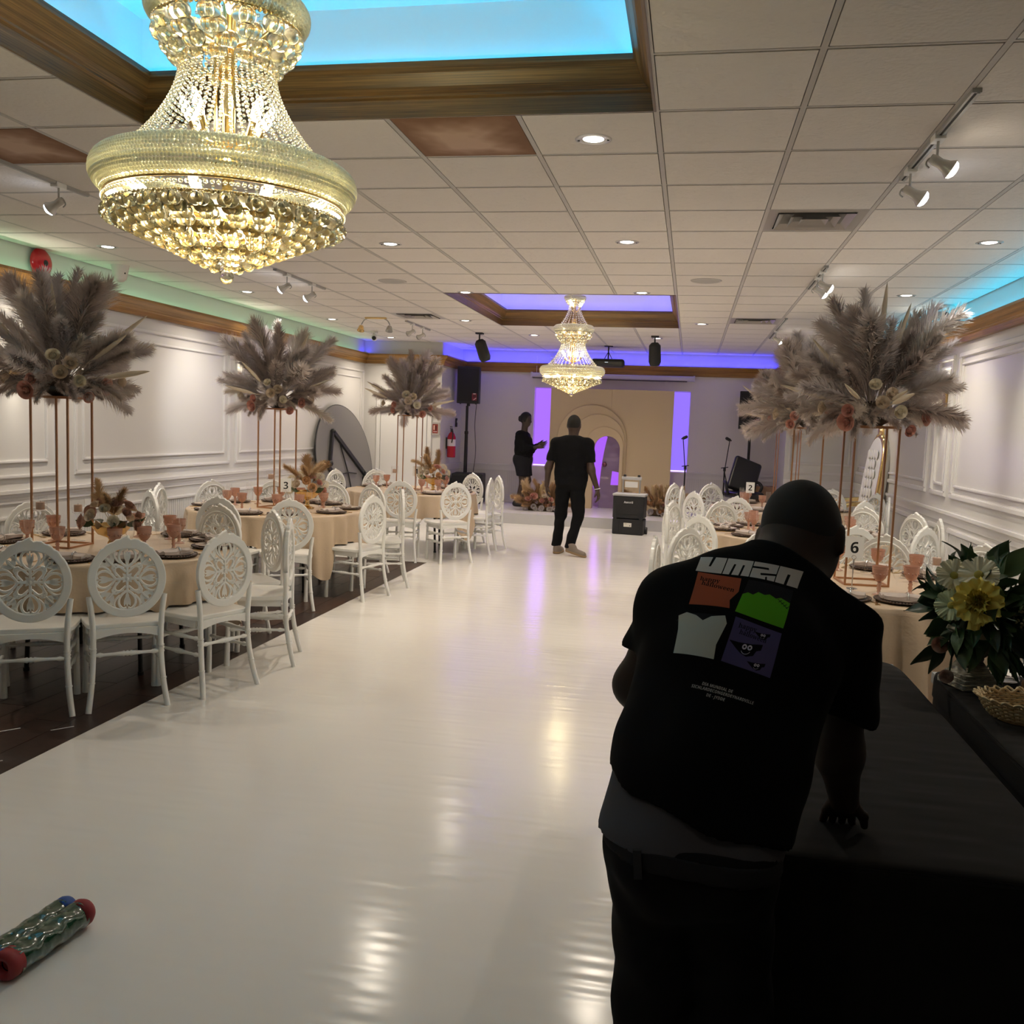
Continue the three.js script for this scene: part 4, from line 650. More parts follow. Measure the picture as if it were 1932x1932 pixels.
  const q = new THREE.PointLight(C(...LUM.chandelierColor), LUM.chandelier, 0, 2); q.shadow.radius = 3; LAMP(q, p[0], 2.5 + dy, p[2]);
  const q2 = new THREE.PointLight(C(...LUM.chandelierColor), LUM.chandelier * 0.3, 0, 2); q2.shadow.radius = 3; LAMP(q2, p[0], 2.14 + dy, p[2]);
  for (const c of o.children) if (!/stem|rod/.test(c.name)) { c.position.x *= SX; c.position.z *= SX; if (!/crystal_ball|candle/.test(c.name) || c.isInstancedMesh) { c.scale.x *= SX; c.scale.z *= SX; } }
  return o;
}
chandelier([-1.455, 3.48, -2.72], 'large crystal and gold chandelier hanging from the near cyan ceiling tray', true, 0.036);
chandelier([-1.455, 3.48, -11.25], 'glowing crystal chandelier hanging from the far blue ceiling tray', false);
// ================================================================ stage: backdrop, lit recesses, loudspeakers, microphones
{
  const beige = std([0.66, 0.52, 0.33], 0.8), yS = 0.175, zb = -16.62;
  // lit recesses of the back wall
  NI.forEach(([a, b], i) => {
    const c = i ? [0.26, 0.15, 0.95] : [0.36, 0.14, 0.95];
    const o = thing('light_panel', i ? 'tall violet-blue glowing light panel right of the beige backdrop' : 'tall purple glowing light panel left of the beige backdrop', 'light panel', [(a + b) / 2, 0.88, ZB - 0.08]);
    mesh('lamp_diffuser', box(b - a - 0.02, 1.43, 0.02, 0, 0.72, 0), glow(c, 0.95), o); mesh('led_lamp_bar', box(b - a - 0.03, 0.02, 0.03, 0, 0.012, 0.04), glow([0.8, 0.55, 1], 1.6), o);
    areaStrip(c, LUM.panel * 5, b - a - 0.04, 1.4, (a + b) / 2, 1.6, ZB - 0.06, [0, 0, 1], true);
  });
  // backdrop: two boards with stepped arches and a doorway
  const o = thing('backdrop', 'beige stepped-arch backdrop standing on the stage', 'backdrop', [0, yS, zb]);
  const xl = -2.5, xr = -0.32, h = 2.13, cx = -1.48, ax = -1.45;
  const arch = (s, c, w, top, base = 0) => { s.moveTo(c - w, base); s.lineTo(c - w, top - w); s.absarc(c, top - w, w, Math.PI, 0, true); s.lineTo(c + w, base); };
  const plate = (x0, x1) => { const s = new THREE.Shape(); s.moveTo(x0, 0); s.lineTo(x0, h); s.lineTo(x1, h); s.lineTo(x1, 0); s.lineTo(x0, 0); return s; };
  const door = (s, a, b) => { const hole = new THREE.Path(), w = 0.235, top = 1.31; if (a === -9 && b === 9) { hole.moveTo(ax - w, -0.001); hole.lineTo(ax - w, top - w); hole.absarc(ax, top - w, w, Math.PI, 0, true); hole.lineTo(ax + w, -0.001); hole.lineTo(ax - w, -0.001); } s.holes.push(hole); return s; };
  const boards = (x0, x1, left) => { const s = new THREE.Shape(), w = 0.235, top = 1.31; if (left) { s.moveTo(x0, 0); s.lineTo(x0, h); s.lineTo(x1, h); s.lineTo(x1, top - w + Math.sqrt(w * w - (x1 - ax) ** 2)); for (let i = 1; i <= 16; i++) { const a0 = Math.acos((x1 - ax) / w), a = a0 + (Math.PI - a0) * i / 16; s.lineTo(ax + Math.cos(a) * w, top - w + Math.sin(a) * w); } s.lineTo(ax - w, 0); s.lineTo(x0, 0); } else { s.moveTo(x1, 0); s.lineTo(x1, h); s.lineTo(x0, h); s.lineTo(x0, top - w + Math.sqrt(w * w - (x0 - ax) ** 2)); for (let i = 1; i <= 16; i++) { const a0 = Math.acos((x0 - ax) / w), a = a0 * (1 - i / 16); s.lineTo(ax + Math.cos(a) * w, top - w + Math.sin(a) * w); } s.lineTo(ax + w, 0); s.lineTo(x1, 0); } return s; };
  mesh('board', ext(boards(xl, cx + 0.07, true), 0.06, 0.004), beige, o); mesh('board', ext(boards(cx + 0.078, xr, false), 0.06, 0.004), beige, o);
  // three raised arch layers, each with an opening smaller than the last
  const layer = (c, w, top, ci, wi, ti, z) => { const s = new THREE.Shape(); arch(s, c, w, top); s.lineTo(ci + wi, 0); s.lineTo(ci + wi, ti - wi); s.absarc(ci, ti - wi, wi, 0, Math.PI, false); s.lineTo(ci - wi, 0); s.lineTo(c - w, 0); return mesh('arch_layer', at(ext(s, 0.03, 0.008, 24), [0, 0, z]), beige, o); };
  layer(-1.735, 0.615, 1.84, -1.45, 0.24, 1.312, 0.065); layer(-1.62, 0.47, 1.68, -1.45, 0.24, 1.312, 0.10); layer(-1.5, 0.335, 1.46, -1.45, 0.24, 1.312, 0.135);
  // glossy arched door leaf with a knob and a square window, lit from behind
  const d = new THREE.Shape(); { const w = 0.22, top = 1.3, c = -1.43; d.moveTo(-1.58, 0); d.quadraticCurveTo(-1.58, 0.8, -1.46, top - 0.01); d.absarc(c, top - w, w, Math.PI * 0.58, 0, true); d.lineTo(c + w, 0); d.lineTo(-1.58, 0); const q = new THREE.Path(); [[-1.38, 0.42], [-1.23, 0.42], [-1.23, 0.66], [-1.36, 0.68], [-1.38, 0.42]].forEach(([x, y], i) => i ? q.lineTo(x, y) : q.moveTo(x, y)); d.holes.push(q); }
  const dl = thing('door_leaf', 'glossy mauve arched door leaf with a round knob inside the backdrop arch', 'door', [0, yS, zb - 0.12]);
  mesh('leaf', ext(d, 0.03, 0.004, 20), std([0.30, 0.22, 0.36], 0.22, 0.1, { bumpMap: noiseTex(64, 64, (u, v) => { const n = 255 * vn(u * 6, v * 12, 6, 12); return [n, n, n]; }, false), bumpScale: 0.02 }), dl); mesh('knob', [at(lathe([[0, 0.05], [0.03, 0.045], [0.04, 0.03], [0.025, 0.015], [0.045, 0.0], [0, 0]], 20), [-1.5, 0.79, 0.035], [Math.PI / 2, 0, 0])], std([0.25, 0.1, 0.13], 0.3, 0.6), dl);
  const lp = thing('light_panel', 'purple glowing light panel behind the arched door leaf', 'light panel', [-1.45, yS + 0.35, ZB + 0.05]);
  mesh('lamp_diffuser', box(0.62, 1.0, 0.03, 0, 0.5, 0), glow([0.42, 0.12, 0.95], 0.8), lp); areaStrip([0.55, 0.22, 1], LUM.panel * 4, 0.6, 0.98, -1.45, 1.02, ZB + 0.075, [0, 0, 1], true);
  // projection screen case and projector
  const sc = thing('projection_screen', 'long white rolled-up projection screen case under the cornice', 'screen', [-1.46, 2.55, ZB + 0.09]);
  mesh('case', rbox(2.96, 0.085, 0.09, 0.02), std([0.6, 0.57, 0.6], 0.5), sc); mesh('bottom_bar', box(2.8, 0.012, 0.03, -0.05, -0.055, 0.02), M.dark, sc); for (const s of [-1, 1]) mesh('bracket', box(0.03, 0.1, 0.1, s * 1.47, 0.0, 0), std([0.6, 0.57, 0.6], 0.5), sc); mesh('pull_cord', rod([-1.38, 0.04, 0.02], [-1.38, 0.34, 0.02], 0.003), M.white, sc);
  const pj = thing('projector', 'black ceiling projector right of the far chandelier', 'projector', [-1.42, 2.7, -15.6], 0.05);
  mesh('body', rbox(0.56, 0.13, 0.36, 0.05), M.blackGloss, pj); mesh('mount', [rod([0, 0.06, 0], [0, 0.28, 0], 0.012), rod([-0.07, 0.06, 0], [0, 0.19, 0], 0.006), rod([0.07, 0.06, 0], [0, 0.19, 0], 0.006), box(0.14, 0.015, 0.1, 0, 0.282, 0)], M.black, pj); mesh('lens', cyl(0.04, 0.045, 0.03, -0.18, 0, -0.19, [Math.PI / 2, 0, 0]), M.dark, pj); mesh('status_light', box(0.055, 0.008, 0.004, -0.02, 0.005, 0.181), glow([0.8, 0.9, 1], 1), pj);
  // loudspeakers
  const pa = (p, ry, label, sub) => {
    const s = thing('loudspeaker', label, 'speaker', p, ry), y0 = 0;
    const cs = new THREE.Shape(); cs.moveTo(-0.19, -0.13); cs.lineTo(0.19, -0.13); cs.lineTo(0.2, 0.04); cs.lineTo(0.13, 0.16); cs.lineTo(-0.13, 0.16); cs.lineTo(-0.2, 0.04); cs.lineTo(-0.19, -0.13);
    mesh('cabinet', at(ext(cs, 0.64, 0.008), [0, 0, 0], [-Math.PI / 2, 0, 0]), M.black, s); mesh('grille', rbox(0.36, 0.58, 0.012, 0.01, 0, 0.32, 0.138), std([0.02, 0.02, 0.022], 0.9), s);
    const st = canvasTex(64, 96, (c) => { c.fillStyle = '#7d2433'; c.fillRect(0, 0, 64, 96); c.fillStyle = '#d8c9c9'; c.fillRect(14, 2, 36, 12); c.strokeStyle = '#e8d8d8'; c.lineWidth = 7; c.beginPath(); c.moveTo(20, 90); c.lineTo(58, 62); c.stroke(); c.fillStyle = '#4b1722'; c.fillRect(10, 24, 40, 34); });
    mesh('sticker', box(0.085, 0.13, 0.003, 0.12, 0.11, 0.146), std([1, 1, 1], 0.5, 0, { map: st }), s); mesh('pole_cup', cyl(0.03, 0.03, 0.05, 0, -0.03, 0), M.black, s); for (const x of [-0.14, 0.14]) mesh('rubber_foot', cyl(0.015, 0.012, 0.02, x, -0.012, 0.06), M.black, s);
    return s;
  };
  pa([-3.98, 1.98, -16.35], 0.12, 'black loudspeaker on a tall pole left of the stage', 1); pa([1.02, 1.70, -16.7], -0.1, 'black loudspeaker on a pole behind the right pampas plumes', 0);
  const pole = (x, z, y0, y1, label) => { const q = thing('speaker_pole', label, 'stand', [x, 0, z]); mesh('lower_tube', cyl(0.03, 0.034, (y1 - y0) * 0.6, 0, y0 + (y1 - y0) * 0.3, 0), M.black, q); mesh('upper_tube', cyl(0.024, 0.024, (y1 - y0) * 0.42, 0, y1 - (y1 - y0) * 0.21, 0), M.black, q); mesh('collar', cyl(0.036, 0.036, 0.05, 0, y0 + (y1 - y0) * 0.6, 0), M.black, q); return q; };
  pole(-4.0, -16.35, 0.72, 1.93, 'black pole between the left subwoofer and its loudspeaker');
  const sb = thing('subwoofer', 'black subwoofer box on the stage under the left loudspeaker', 'speaker', [-3.93, yS, -16.35], 0.1); mesh('cabinet', rbox(0.56, 0.54, 0.5, 0.02, 0, 0.27, 0), M.black, sb); mesh('grille', rbox(0.5, 0.46, 0.014, 0.01, 0, 0.27, 0.252), std([0.02, 0.02, 0.022], 0.9), sb);
  const rp = pole(1.02, -16.7, yS, 1.68, 'black tripod pole under the right loudspeaker'); for (let k = 0; k < 3; k++) mesh('leg', rod([0, 0.75, 0], [Math.cos(k * 2.09) * 0.22, yS + 0.012, Math.sin(k * 2.09) * 0.22], 0.012), M.black, rp);
  tag(mesh('speaker_cable', tube([[-3.84, 1.97, -16.4], [-3.86, 1.6, -16.4], [-3.83, 1.1, -16.4], [-3.86, 0.74, -16.4]], 0.006, 24), M.black), 'thin black cable hanging beside the left loudspeaker pole', 'cable');
  // microphone stands
  const mic = (x, z, lean, label) => { const q = thing('microphone_stand', label, 'microphone stand', [x, yS, z]); mesh('tube', rod([0, 0.05, 0], [0, 0.83, 0], 0.013), M.black, q); mesh('boom', rod([0, 0.78, 0], [-lean * 0.06, 1.32, 0], 0.008), M.black, q); mesh('clutch', [cyl(0.022, 0.022, 0.06, 0, 0.82, 0), rod([-0.06, 0.84, 0], [0.06, 0.86, 0], 0.008)], M.black, q); for (let k = 0; k < 3; k++) mesh('leg', rod([0, 0.22, 0], [Math.cos(k * 2.09 + 0.4) * 0.3, 0.01, Math.sin(k * 2.09 + 0.4) * 0.3], 0.008), M.black, q); mesh('microphone', [at(new THREE.CapsuleGeometry(0.026, 0.05, 6, 12), [lean * -0.06 + lean * 0.03 , 1.335, 0.0], [0, 0, -lean * 1.1]), rod([-lean * 0.09, 1.31, 0], [lean * 0.0, 1.335, 0], 0.012)], M.black, q); mesh('counter_leg', rod([0, 0.78, 0], [lean > 0 ? 0.0 : 0.09, 0.42, 0.02], 0.008), M.black, q); };
  mic(-0.06, -16.1, 1, 'black microphone stand in front of the right light panel'); mic(0.6, -16.1, -1, 'black microphone stand before the plain grey wall, right of the other');
  // dried flowers on the stage
  const stageFl = (x, z, label, sd, w, dim) => { seed = sd; const f = thing('stage_florals', label, 'flowers', [x, yS, z]); mesh('foam_base', rbox(w * 1.2, 0.1, 0.16, 0.03, 0, 0.05, 0), std([0.2, 0.14, 0.08], 1), f);
    for (let k = 0; k < 26; k++) { const m = mesh('pampas_plume', PLUMES[k % 4], PGOLD[k % 3], f), a = rr(-1.35, 1.35); aim(m, V(Math.sin(a), Math.cos(a) * 0.8 + 0.1, rr(0.0, 0.6)), rr(0, 6)); m.position.set(rr(-w, w) * 0.6, 0.06, rr(-0.04, 0.06)); m.scale.setScalar(rr(0.3, 0.5) * (k % 5 ? 1 : 1.2)); }
    for (let k = 0; k < 7; k++) { const m = mesh('palm_spear', leafS(0.5, 0.13, 0.15), k % 2 ? std([0.62, 0.47, 0.25], 0.8) : std([0.5, 0.36, 0.2], 0.8), f), a = rr(-0.6, 0.6); aim(m, V(Math.sin(a), 1, rr(0, 0.25)), rr(-0.5, 0.5)); m.position.set(rr(-w, w) * 0.5, 0.08, -0.03); }
    for (let k = 0; k < 24; k++) { const m = mesh('rose', ROSES[k % 3], [RC.blush, std([0.6, 0.36, 0.2], 0.8), RC.cream, RC.dusty][k % 4], f); aim(m, V(rr(-0.8, 0.8), rr(0.3, 1), rr(0.5, 1)), rr(0, 6)); m.position.set(rr(-w, w) * 0.75, rr(0.06, 0.26), rr(0.08, 0.2)); m.scale.setScalar(rr(0.045, 0.07)); }
    for (let k = 0; k < 8; k++) { const m = mesh('hydrangea', POM, std([0.55, 0.5, 0.5], 0.9), f); m.position.set(rr(-w, w) * 0.7, rr(0.0, 0.05), rr(0.14, 0.22)); m.scale.setScalar(rr(0.04, 0.06)); } };
  stageFl(-2.42, -15.55, 'heap of golden dried flowers with palm spears, left foot of the backdrop', 31, 0.42); stageFl(-0.35, -15.75, 'heap of golden dried grass and flowers, right foot of the backdrop', 47, 0.45);
  // things in the right corner of the stage
  const bag = thing('office_chair', 'black office chair in the right corner of the stage', 'chair', [0.88, yS, -15.95], 0.4);
  mesh('backrest', at(rbox(0.5, 0.6, 0.1, 0.05, 0, 0, 0, [0, 0, 0], 4), [0.1, 0.72, -0.1], [-0.25, 0, -0.35]), M.blackGloss, bag); mesh('seat', rbox(0.52, 0.12, 0.5, 0.05, 0, 0.42, 0.12, [0, 0, 0], 4), M.blackGloss, bag); mesh('gas_column', cyl(0.03, 0.03, 0.3, 0, 0.22, 0.1), M.black, bag); for (let k = 0; k < 5; k++) mesh('foot', [rod([0, 0.09, 0.1], [Math.cos(k * 1.2566) * 0.3, 0.05, 0.1 + Math.sin(k * 1.2566) * 0.3], 0.02), sph(0.03, Math.cos(k * 1.2566) * 0.3, 0.03, 0.1 + Math.sin(k * 1.2566) * 0.3, 1, 8, 6)], M.black, bag); for (const s of [-1, 1]) mesh('armrest', tube([[s * 0.27, 0.42, 0.1], [s * 0.32, 0.55, 0.12], [s * 0.3, 0.62, 0.05], [s * 0.28, 0.62, -0.06]], 0.025), M.black, bag);
  const cb = thing('cardboard_box', 'brown cardboard box beside the black office chair', 'box', [1.27, yS, -16.25], 0.1); mesh('carton', rbox(0.36, 0.4, 0.3, 0.004, 0, 0.36, 0), std([0.28, 0.17, 0.11], 0.9), cb); mesh('base_carton', rbox(0.38, 0.16, 0.32, 0.004, 0, 0.08, 0), std([0.24, 0.15, 0.1], 0.9), cb); mesh('packing_tape', box(0.05, 0.004, 0.3, 0, 0.561, 0), std([0.35, 0.25, 0.16], 0.4), cb);
  // rolling tool box before the stage
  const tb = thing('rolling_tool_box', 'tall black rolling tool box with a grey telescopic handle before the stage', 'tool box', [-0.86, 0, -14.3], -0.09);
  mesh('lower_bin', [rbox(0.475, 0.24, 0.315, 0.015, 0, 0.125, 0), box(0.05, 0.22, 0.012, -0.16, 0.125, 0.157), box(0.05, 0.22, 0.012, 0.16, 0.125, 0.157)], M.black, tb); mesh('upper_bin', [rbox(0.48, 0.34, 0.32, 0.015, 0, 0.425, 0), box(0.3, 0.02, 0.012, 0, 0.3, 0.162), box(0.05, 0.1, 0.014, -0.2, 0.28, 0.16), box(0.05, 0.1, 0.014, 0.2, 0.28, 0.16)], M.black, tb); mesh('lid', rbox(0.5, 0.035, 0.34, 0.01, 0, 0.612, 0), std([0.42, 0.42, 0.42], 0.6), tb);
  for (const s of [-1, 1]) { mesh('wheel', cyl(0.055, 0.055, 0.03, s * 0.25 + 0.005, 0.056, -0.1 + (s < 0 ? -0.05 : 0), [0, 0, Math.PI / 2]), M.black, tb); mesh('handle_rail', box(0.022, 0.25, 0.022, s * 0.13, 0.75, -0.06), M.greyMetal, tb); }
  mesh('handle_bar', rbox(0.31, 0.05, 0.03, 0.008, 0, 0.86, -0.06), std([0.5, 0.5, 0.5], 0.5), tb); mesh('end_cap', rbox(0.04, 0.03, 0.04, 0.006, -0.11, 0.9, -0.06), M.black, tb); mesh('end_cap', rbox(0.04, 0.03, 0.04, 0.006, 0.11, 0.9, -0.06), M.black, tb);
  const tl = canvasTex(128, 48, (c) => { c.fillStyle = '#0c0c0d'; c.fillRect(0, 0, 128, 48); c.fillStyle = '#e8e8e8'; c.font = 'bold 40px sans-serif'; c.textAlign = 'center'; c.fillText('Awvril', 64, 36); });
  mesh('lettering', box(0.15, 0.056, 0.003, 0.0, 0.5, 0.162), std([1, 1, 1], 0.5, 0, { map: tl }), tb); const t2 = canvasTex(96, 48, (c) => { c.fillStyle = '#d9d6c8'; c.fillRect(0, 0, 96, 48); c.fillStyle = '#8a877c'; c.fillRect(8, 8, 30, 6); c.fillStyle = '#222'; c.fillRect(72, 26, 8, 14); }); mesh('paper_label', box(0.12, 0.06, 0.003, 0.0, 0.155, 0.16), std([1, 1, 1], 0.7, 0, { map: t2 }), tb); mesh('paper_sheet', box(0.2, 0.09, 0.004, 0.0, 0.765, -0.045), std([0.75, 0.74, 0.7], 0.7), tb);
  // fire extinguisher and framed notice
  const fx = thing('fire_extinguisher', 'red fire extinguisher hanging on the purple return wall', 'extinguisher', [XA + 0.1, 1.0, -15.95]);
  mesh('cylinder', lathe([[0, 0], [0.07, 0.0], [0.075, 0.02], [0.075, 0.36], [0.05, 0.42], [0.025, 0.45], [0, 0.45]], 24), std([0.42, 0.012, 0.03], 0.25), fx); mesh('paper_label', lathe([[0.0765, 0.2], [0.0765, 0.32]], 24), std([0.7, 0.62, 0.66], 0.6), fx); mesh('valve', [cyl(0.022, 0.022, 0.06, 0, 0.47, 0), box(0.02, 0.012, 0.13, 0, 0.51, 0.03), box(0.02, 0.012, 0.11, 0, 0.54, 0.03)], M.black, fx); mesh('hose', tube([[0, 0.47, 0.02], [0.04, 0.47, 0.09], [0.05, 0.38, 0.11], [0.03, 0.26, 0.1]], 0.011), M.black, fx); mesh('bracket', box(0.06, 0.2, 0.06, -0.07, 0.25, 0), M.dark, fx);
  const fr = thing('framed_notice', 'small grey framed red notice beside the alcove door', 'sign', [-4.36, 1.5, ZA + 0.012]); const ft = canvasTex(64, 80, (c) => { c.fillStyle = '#8e3a30'; c.fillRect(0, 0, 64, 80); c.fillStyle = '#d9b9a8'; c.fillRect(12, 10, 14, 40); c.fillStyle = '#5c1f1b'; c.fillRect(30, 16, 22, 44); c.fillStyle = '#cbb'; c.fillRect(10, 62, 44, 6); });
  mesh('frame', [box(0.16, 0.03, 0.02, 0, 0.095, 0), box(0.16, 0.03, 0.02, 0, -0.095, 0), box(0.03, 0.16, 0.02, -0.065, 0, 0), box(0.03, 0.16, 0.02, 0.065, 0, 0)], std([0.42, 0.38, 0.36], 0.4), fr); mesh('print', box(0.1, 0.16, 0.01, 0, 0, 0), std([1, 1, 1], 0.5, 0, { map: ft }), fr);
  { const w = thing('wall_switch', 'small dark wall control by the stage corner', 'switch', [XA + 0.015, 1.62, -16.6]); mesh('plate', rbox(0.02, 0.16, 0.09, 0.008, 0, 0, 0), M.black, w); mesh('button', rbox(0.01, 0.04, 0.04, 0.003, 0.012, 0.02, 0), M.greyMetal, w); }
  // grey round folding table leaning on the left wall, its black legs folded against the underside
  const ft2 = thing('folding_table', 'grey round folding table leaning on its edge against the left wall', 'table', [-5.3, 0.02, -14.1]);
  const lean = new THREE.Group(); const put = (n, g, m) => { const gg = mg([g].flat()); gg.applyMatrix4(new THREE.Matrix4().makeRotationFromEuler(new THREE.Euler(0, Math.PI / 2 - 0.12, 0)).multiply(new THREE.Matrix4().makeRotationX(-0.17)).multiply(new THREE.Matrix4().makeTranslation(0, 0.92, 0))); return mesh(n, gg, m, ft2); };
  put('tabletop', at(lathe([[0, -0.015], [0.9, -0.015], [0.915, -0.006], [0.915, 0.008], [0.9, 0.015], [0, 0.015]], 64), [0, 0, 0], [Math.PI / 2, 0, 0]), std([0.20, 0.19, 0.185], 0.7)); put('edge_band', at(new THREE.TorusGeometry(0.915, 0.012, 6, 72), [0, 0, 0]), M.black);
  put('leg', sqbar([-0.34, 0.5, 0.035], [0.55, -0.22, 0.035], 0.07, 0.04), M.black); put('leg', sqbar([-0.62, -0.08, 0.035], [0.3, -0.84, 0.035], 0.07, 0.04), M.black); put('cross_bar', sqbar([-0.36, 0.5, 0.05], [-0.6, -0.04, 0.05], 0.045), M.black); put('cross_bar', sqbar([0.55, -0.2, 0.05], [0.3, -0.84, 0.05], 0.045), M.black);
  put('hinge', [sph(0.05, -0.58, -0.02, 0.05), sph(0.05, 0.53, -0.3, 0.05), sph(0.045, -0.35, 0.48, 0.05)], M.black); for (const [x, y] of [[-0.12, 0.25], [0.24, -0.18], [-0.25, -0.18], [0.05, -0.55]]) put('brace_wire', rod([0, -0.18, 0.03], [x * 1.15, y * 1.15, 0.03], 0.01), M.black);
  // tufted throne chair
  const th = thing('throne_chair', 'high-backed white tufted throne chair with a gilded frame at the right wall', 'chair', [2.22, 0, -13.3], -1.45); th.scale.setScalar(0.9);
  const bs = new THREE.Shape(); bs.moveTo(-0.3, 0); bs.quadraticCurveTo(-0.36, 0.55, -0.3, 1.0); bs.quadraticCurveTo(-0.2, 1.22, 0, 1.24); bs.quadraticCurveTo(0.2, 1.22, 0.3, 1.0); bs.quadraticCurveTo(0.36, 0.55, 0.3, 0); bs.lineTo(-0.3, 0);
  const lth = std([0.72, 0.70, 0.66], 0.35); mesh('back_cushion', at(ext(bs, 0.1, 0.03, 16), [0, 0.55, -0.3], [-0.12, 0, 0]), lth, th);
  const tf = []; for (let j = 0; j < 7; j++) for (let i = 0; i < 4 - (j % 2); i++) tf.push(sph(0.05, -0.18 + i * 0.12 + (j % 2) * 0.06, 0.68 + j * 0.145, -0.168 - j * 0.0173, [1.25, 1.5, 0.3], 10, 8)); mesh('tufting', tf, lth, th).userData.kind = 'stuff';
  const fp = []; for (let i = 0; i <= 30; i++) { const p2 = bs.getPoint(i / 30 * 0.86); fp.push([p2.x * 1.07, 0.55 + p2.y * 1.02, -0.22 - p2.y * 0.12]); } mesh('gilt_frame', [tube(fp, 0.04, 60, 8), ...[-0.16, -0.08, 0, 0.08, 0.16].map((x, i) => sph(0.065, x, 1.85 - Math.abs(x) * 0.6 + (i === 2 ? 0.05 : 0), -0.37, [1, 1.1, 0.7], 10, 8)), at(new THREE.TorusGeometry(0.08, 0.025, 8, 18), [0, 1.9, -0.37])], M.gold, th);
  mesh('seat_cushion', rbox(0.7, 0.16, 0.6, 0.06, 0, 0.5, 0.05, [0, 0, 0], 4), lth, th); mesh('seat_rail', rbox(0.74, 0.1, 0.64, 0.03, 0, 0.38, 0.05), M.gold, th); for (const s of [-1, 1]) { mesh('armrest', [tube([[s * 0.34, 0.85, -0.28], [s * 0.4, 0.82, -0.05], [s * 0.41, 0.78, 0.2], [s * 0.38, 0.6, 0.26], [s * 0.36, 0.42, 0.28]], 0.035, 24, 8)], M.gold, th); for (const z of [-0.22, 0.3]) mesh('leg', tube([[s * 0.3, 0.36, z], [s * 0.36, 0.25, z + 0.03], [s * 0.31, 0.1, z], [s * 0.34, 0.0, z + 0.03]], 0.03, 14, 8), M.gold, th); }
}
// ================================================================ people: smooth bodies meshed from distance fields
function netMesh(f, lo, hi, cell) {                      // naive surface nets
  const n = [0, 1, 2].map(i => Math.ceil((hi[i] - lo[i]) / cell) + 2), [nx, ny, nz] = n, F = new Float32Array(nx * ny * nz); let q = 0;
  for (let k = 0; k < nz; k++) for (let j = 0; j < ny; j++) for (let i = 0; i < nx; i++) F[q++] = f(lo[0] + i * cell, lo[1] + j * cell, lo[2] + k * cell);
  const id = new Int32Array(nx * ny * nz).fill(-1), pos = [], idx = [], off = [0, 1, nx, nx + 1, nx * ny, nx * ny + 1, nx * ny + nx, nx * ny + nx + 1];
  const E = []; for (let a = 0; a < 8; a++) for (const b of [1, 2, 4]) if (!(a & b)) E.push([a, a | b]);
  for (let k = 0; k < nz - 1; k++) for (let j = 0; j < ny - 1; j++) for (let i = 0; i < nx - 1; i++) {
    const o = i + nx * (j + ny * k); let m = 0; for (let c = 0; c < 8; c++) if (F[o + off[c]] < 0) m |= 1 << c; if (m === 0 || m === 255) continue;
    let x = 0, y = 0, z = 0, c = 0; for (const [a, b] of E) { const va = F[o + off[a]], vb = F[o + off[b]]; if ((va < 0) === (vb < 0)) continue; const t = va / (va - vb); x += (a & 1) + t * ((b & 1) - (a & 1)); y += ((a >> 1) & 1) + t * (((b >> 1) & 1) - ((a >> 1) & 1)); z += ((a >> 2) & 1) + t * (((b >> 2) & 1) - ((a >> 2) & 1)); c++; }
    id[o] = pos.length / 3; pos.push(lo[0] + (i + x / c) * cell, lo[1] + (j + y / c) * cell, lo[2] + (k + z / c) * cell);
  }
  const quad = (a, b, c, d, s) => { if (a < 0 || b < 0 || c < 0 || d < 0) return; s ? idx.push(a, b, c, a, c, d) : idx.push(a, c, b, a, d, c); };
  for (let k = 1; k < nz - 1; k++) for (let j = 1; j < ny - 1; j++) for (let i = 1; i < nx - 1; i++) {
    const o = i + nx * (j + ny * k), s = F[o] < 0, X = 1, Yo = nx, Zo = nx * ny;
    if (s !== F[o + X] < 0) quad(id[o - Yo - Zo], id[o - Zo], id[o], id[o - Yo], s);
    if (s !== F[o + Yo] < 0) quad(id[o - X - Zo], id[o - X], id[o], id[o - Zo], s);
    if (s !== F[o + Zo] < 0) quad(id[o - X - Yo], id[o - Yo], id[o], id[o - X], s);
  }
  const g = new THREE.BufferGeometry(); g.setAttribute('position', new THREE.Float32BufferAttribute(pos, 3)); g.setIndex(idx);
  const nor = new Float32Array(pos.length), e = cell * 0.6; for (let v = 0; v < pos.length; v += 3) { const [x, y, z] = [pos[v], pos[v + 1], pos[v + 2]], a = f(x + e, y, z) - f(x - e, y, z), b = f(x, y + e, z) - f(x, y - e, z), c = f(x, y, z + e) - f(x, y, z - e), L = Math.hypot(a, b, c) || 1; nor[v] = a / L; nor[v + 1] = b / L; nor[v + 2] = c / L; }
  g.setAttribute('normal', new THREE.BufferAttribute(nor, 3)); g.setAttribute('uv', new THREE.BufferAttribute(new Float32Array(pos.length / 3 * 2), 2)); return g;
}
const smin = (a, b, k) => { const h = Math.max(k - Math.abs(a - b), 0) / k; return Math.min(a, b) - h * h * k * 0.25; };
const smax = (a, b, k) => -smin(-a, -b, k);
function cap(x, y, z, a, b, ra, rb) { const dx = b[0] - a[0], dy = b[1] - a[1], dz = b[2] - a[2], px = x - a[0], py = y - a[1], pz = z - a[2]; let t = (px * dx + py * dy + pz * dz) / (dx * dx + dy * dy + dz * dz + 1e-12); t = t < 0 ? 0 : t > 1 ? 1 : t; const X = px - t * dx, Y2 = py - t * dy, Z = pz - t * dz; return Math.sqrt(X * X + Y2 * Y2 + Z * Z) - (ra + (rb - ra) * t); }
const limbs = (L, k, inflate = 0) => (x, y, z) => { let d = 9; for (const [a, b, ra, rb] of L) d = smin(d, cap(x, y, z, a, b, ra, rb) - inflate, k); return d; };
const frame3 = (f, u) => { const F = V(...f).normalize(), R = F.clone().cross(V(...u)).normalize(), U = R.clone().cross(F); return { F, R, U }; };
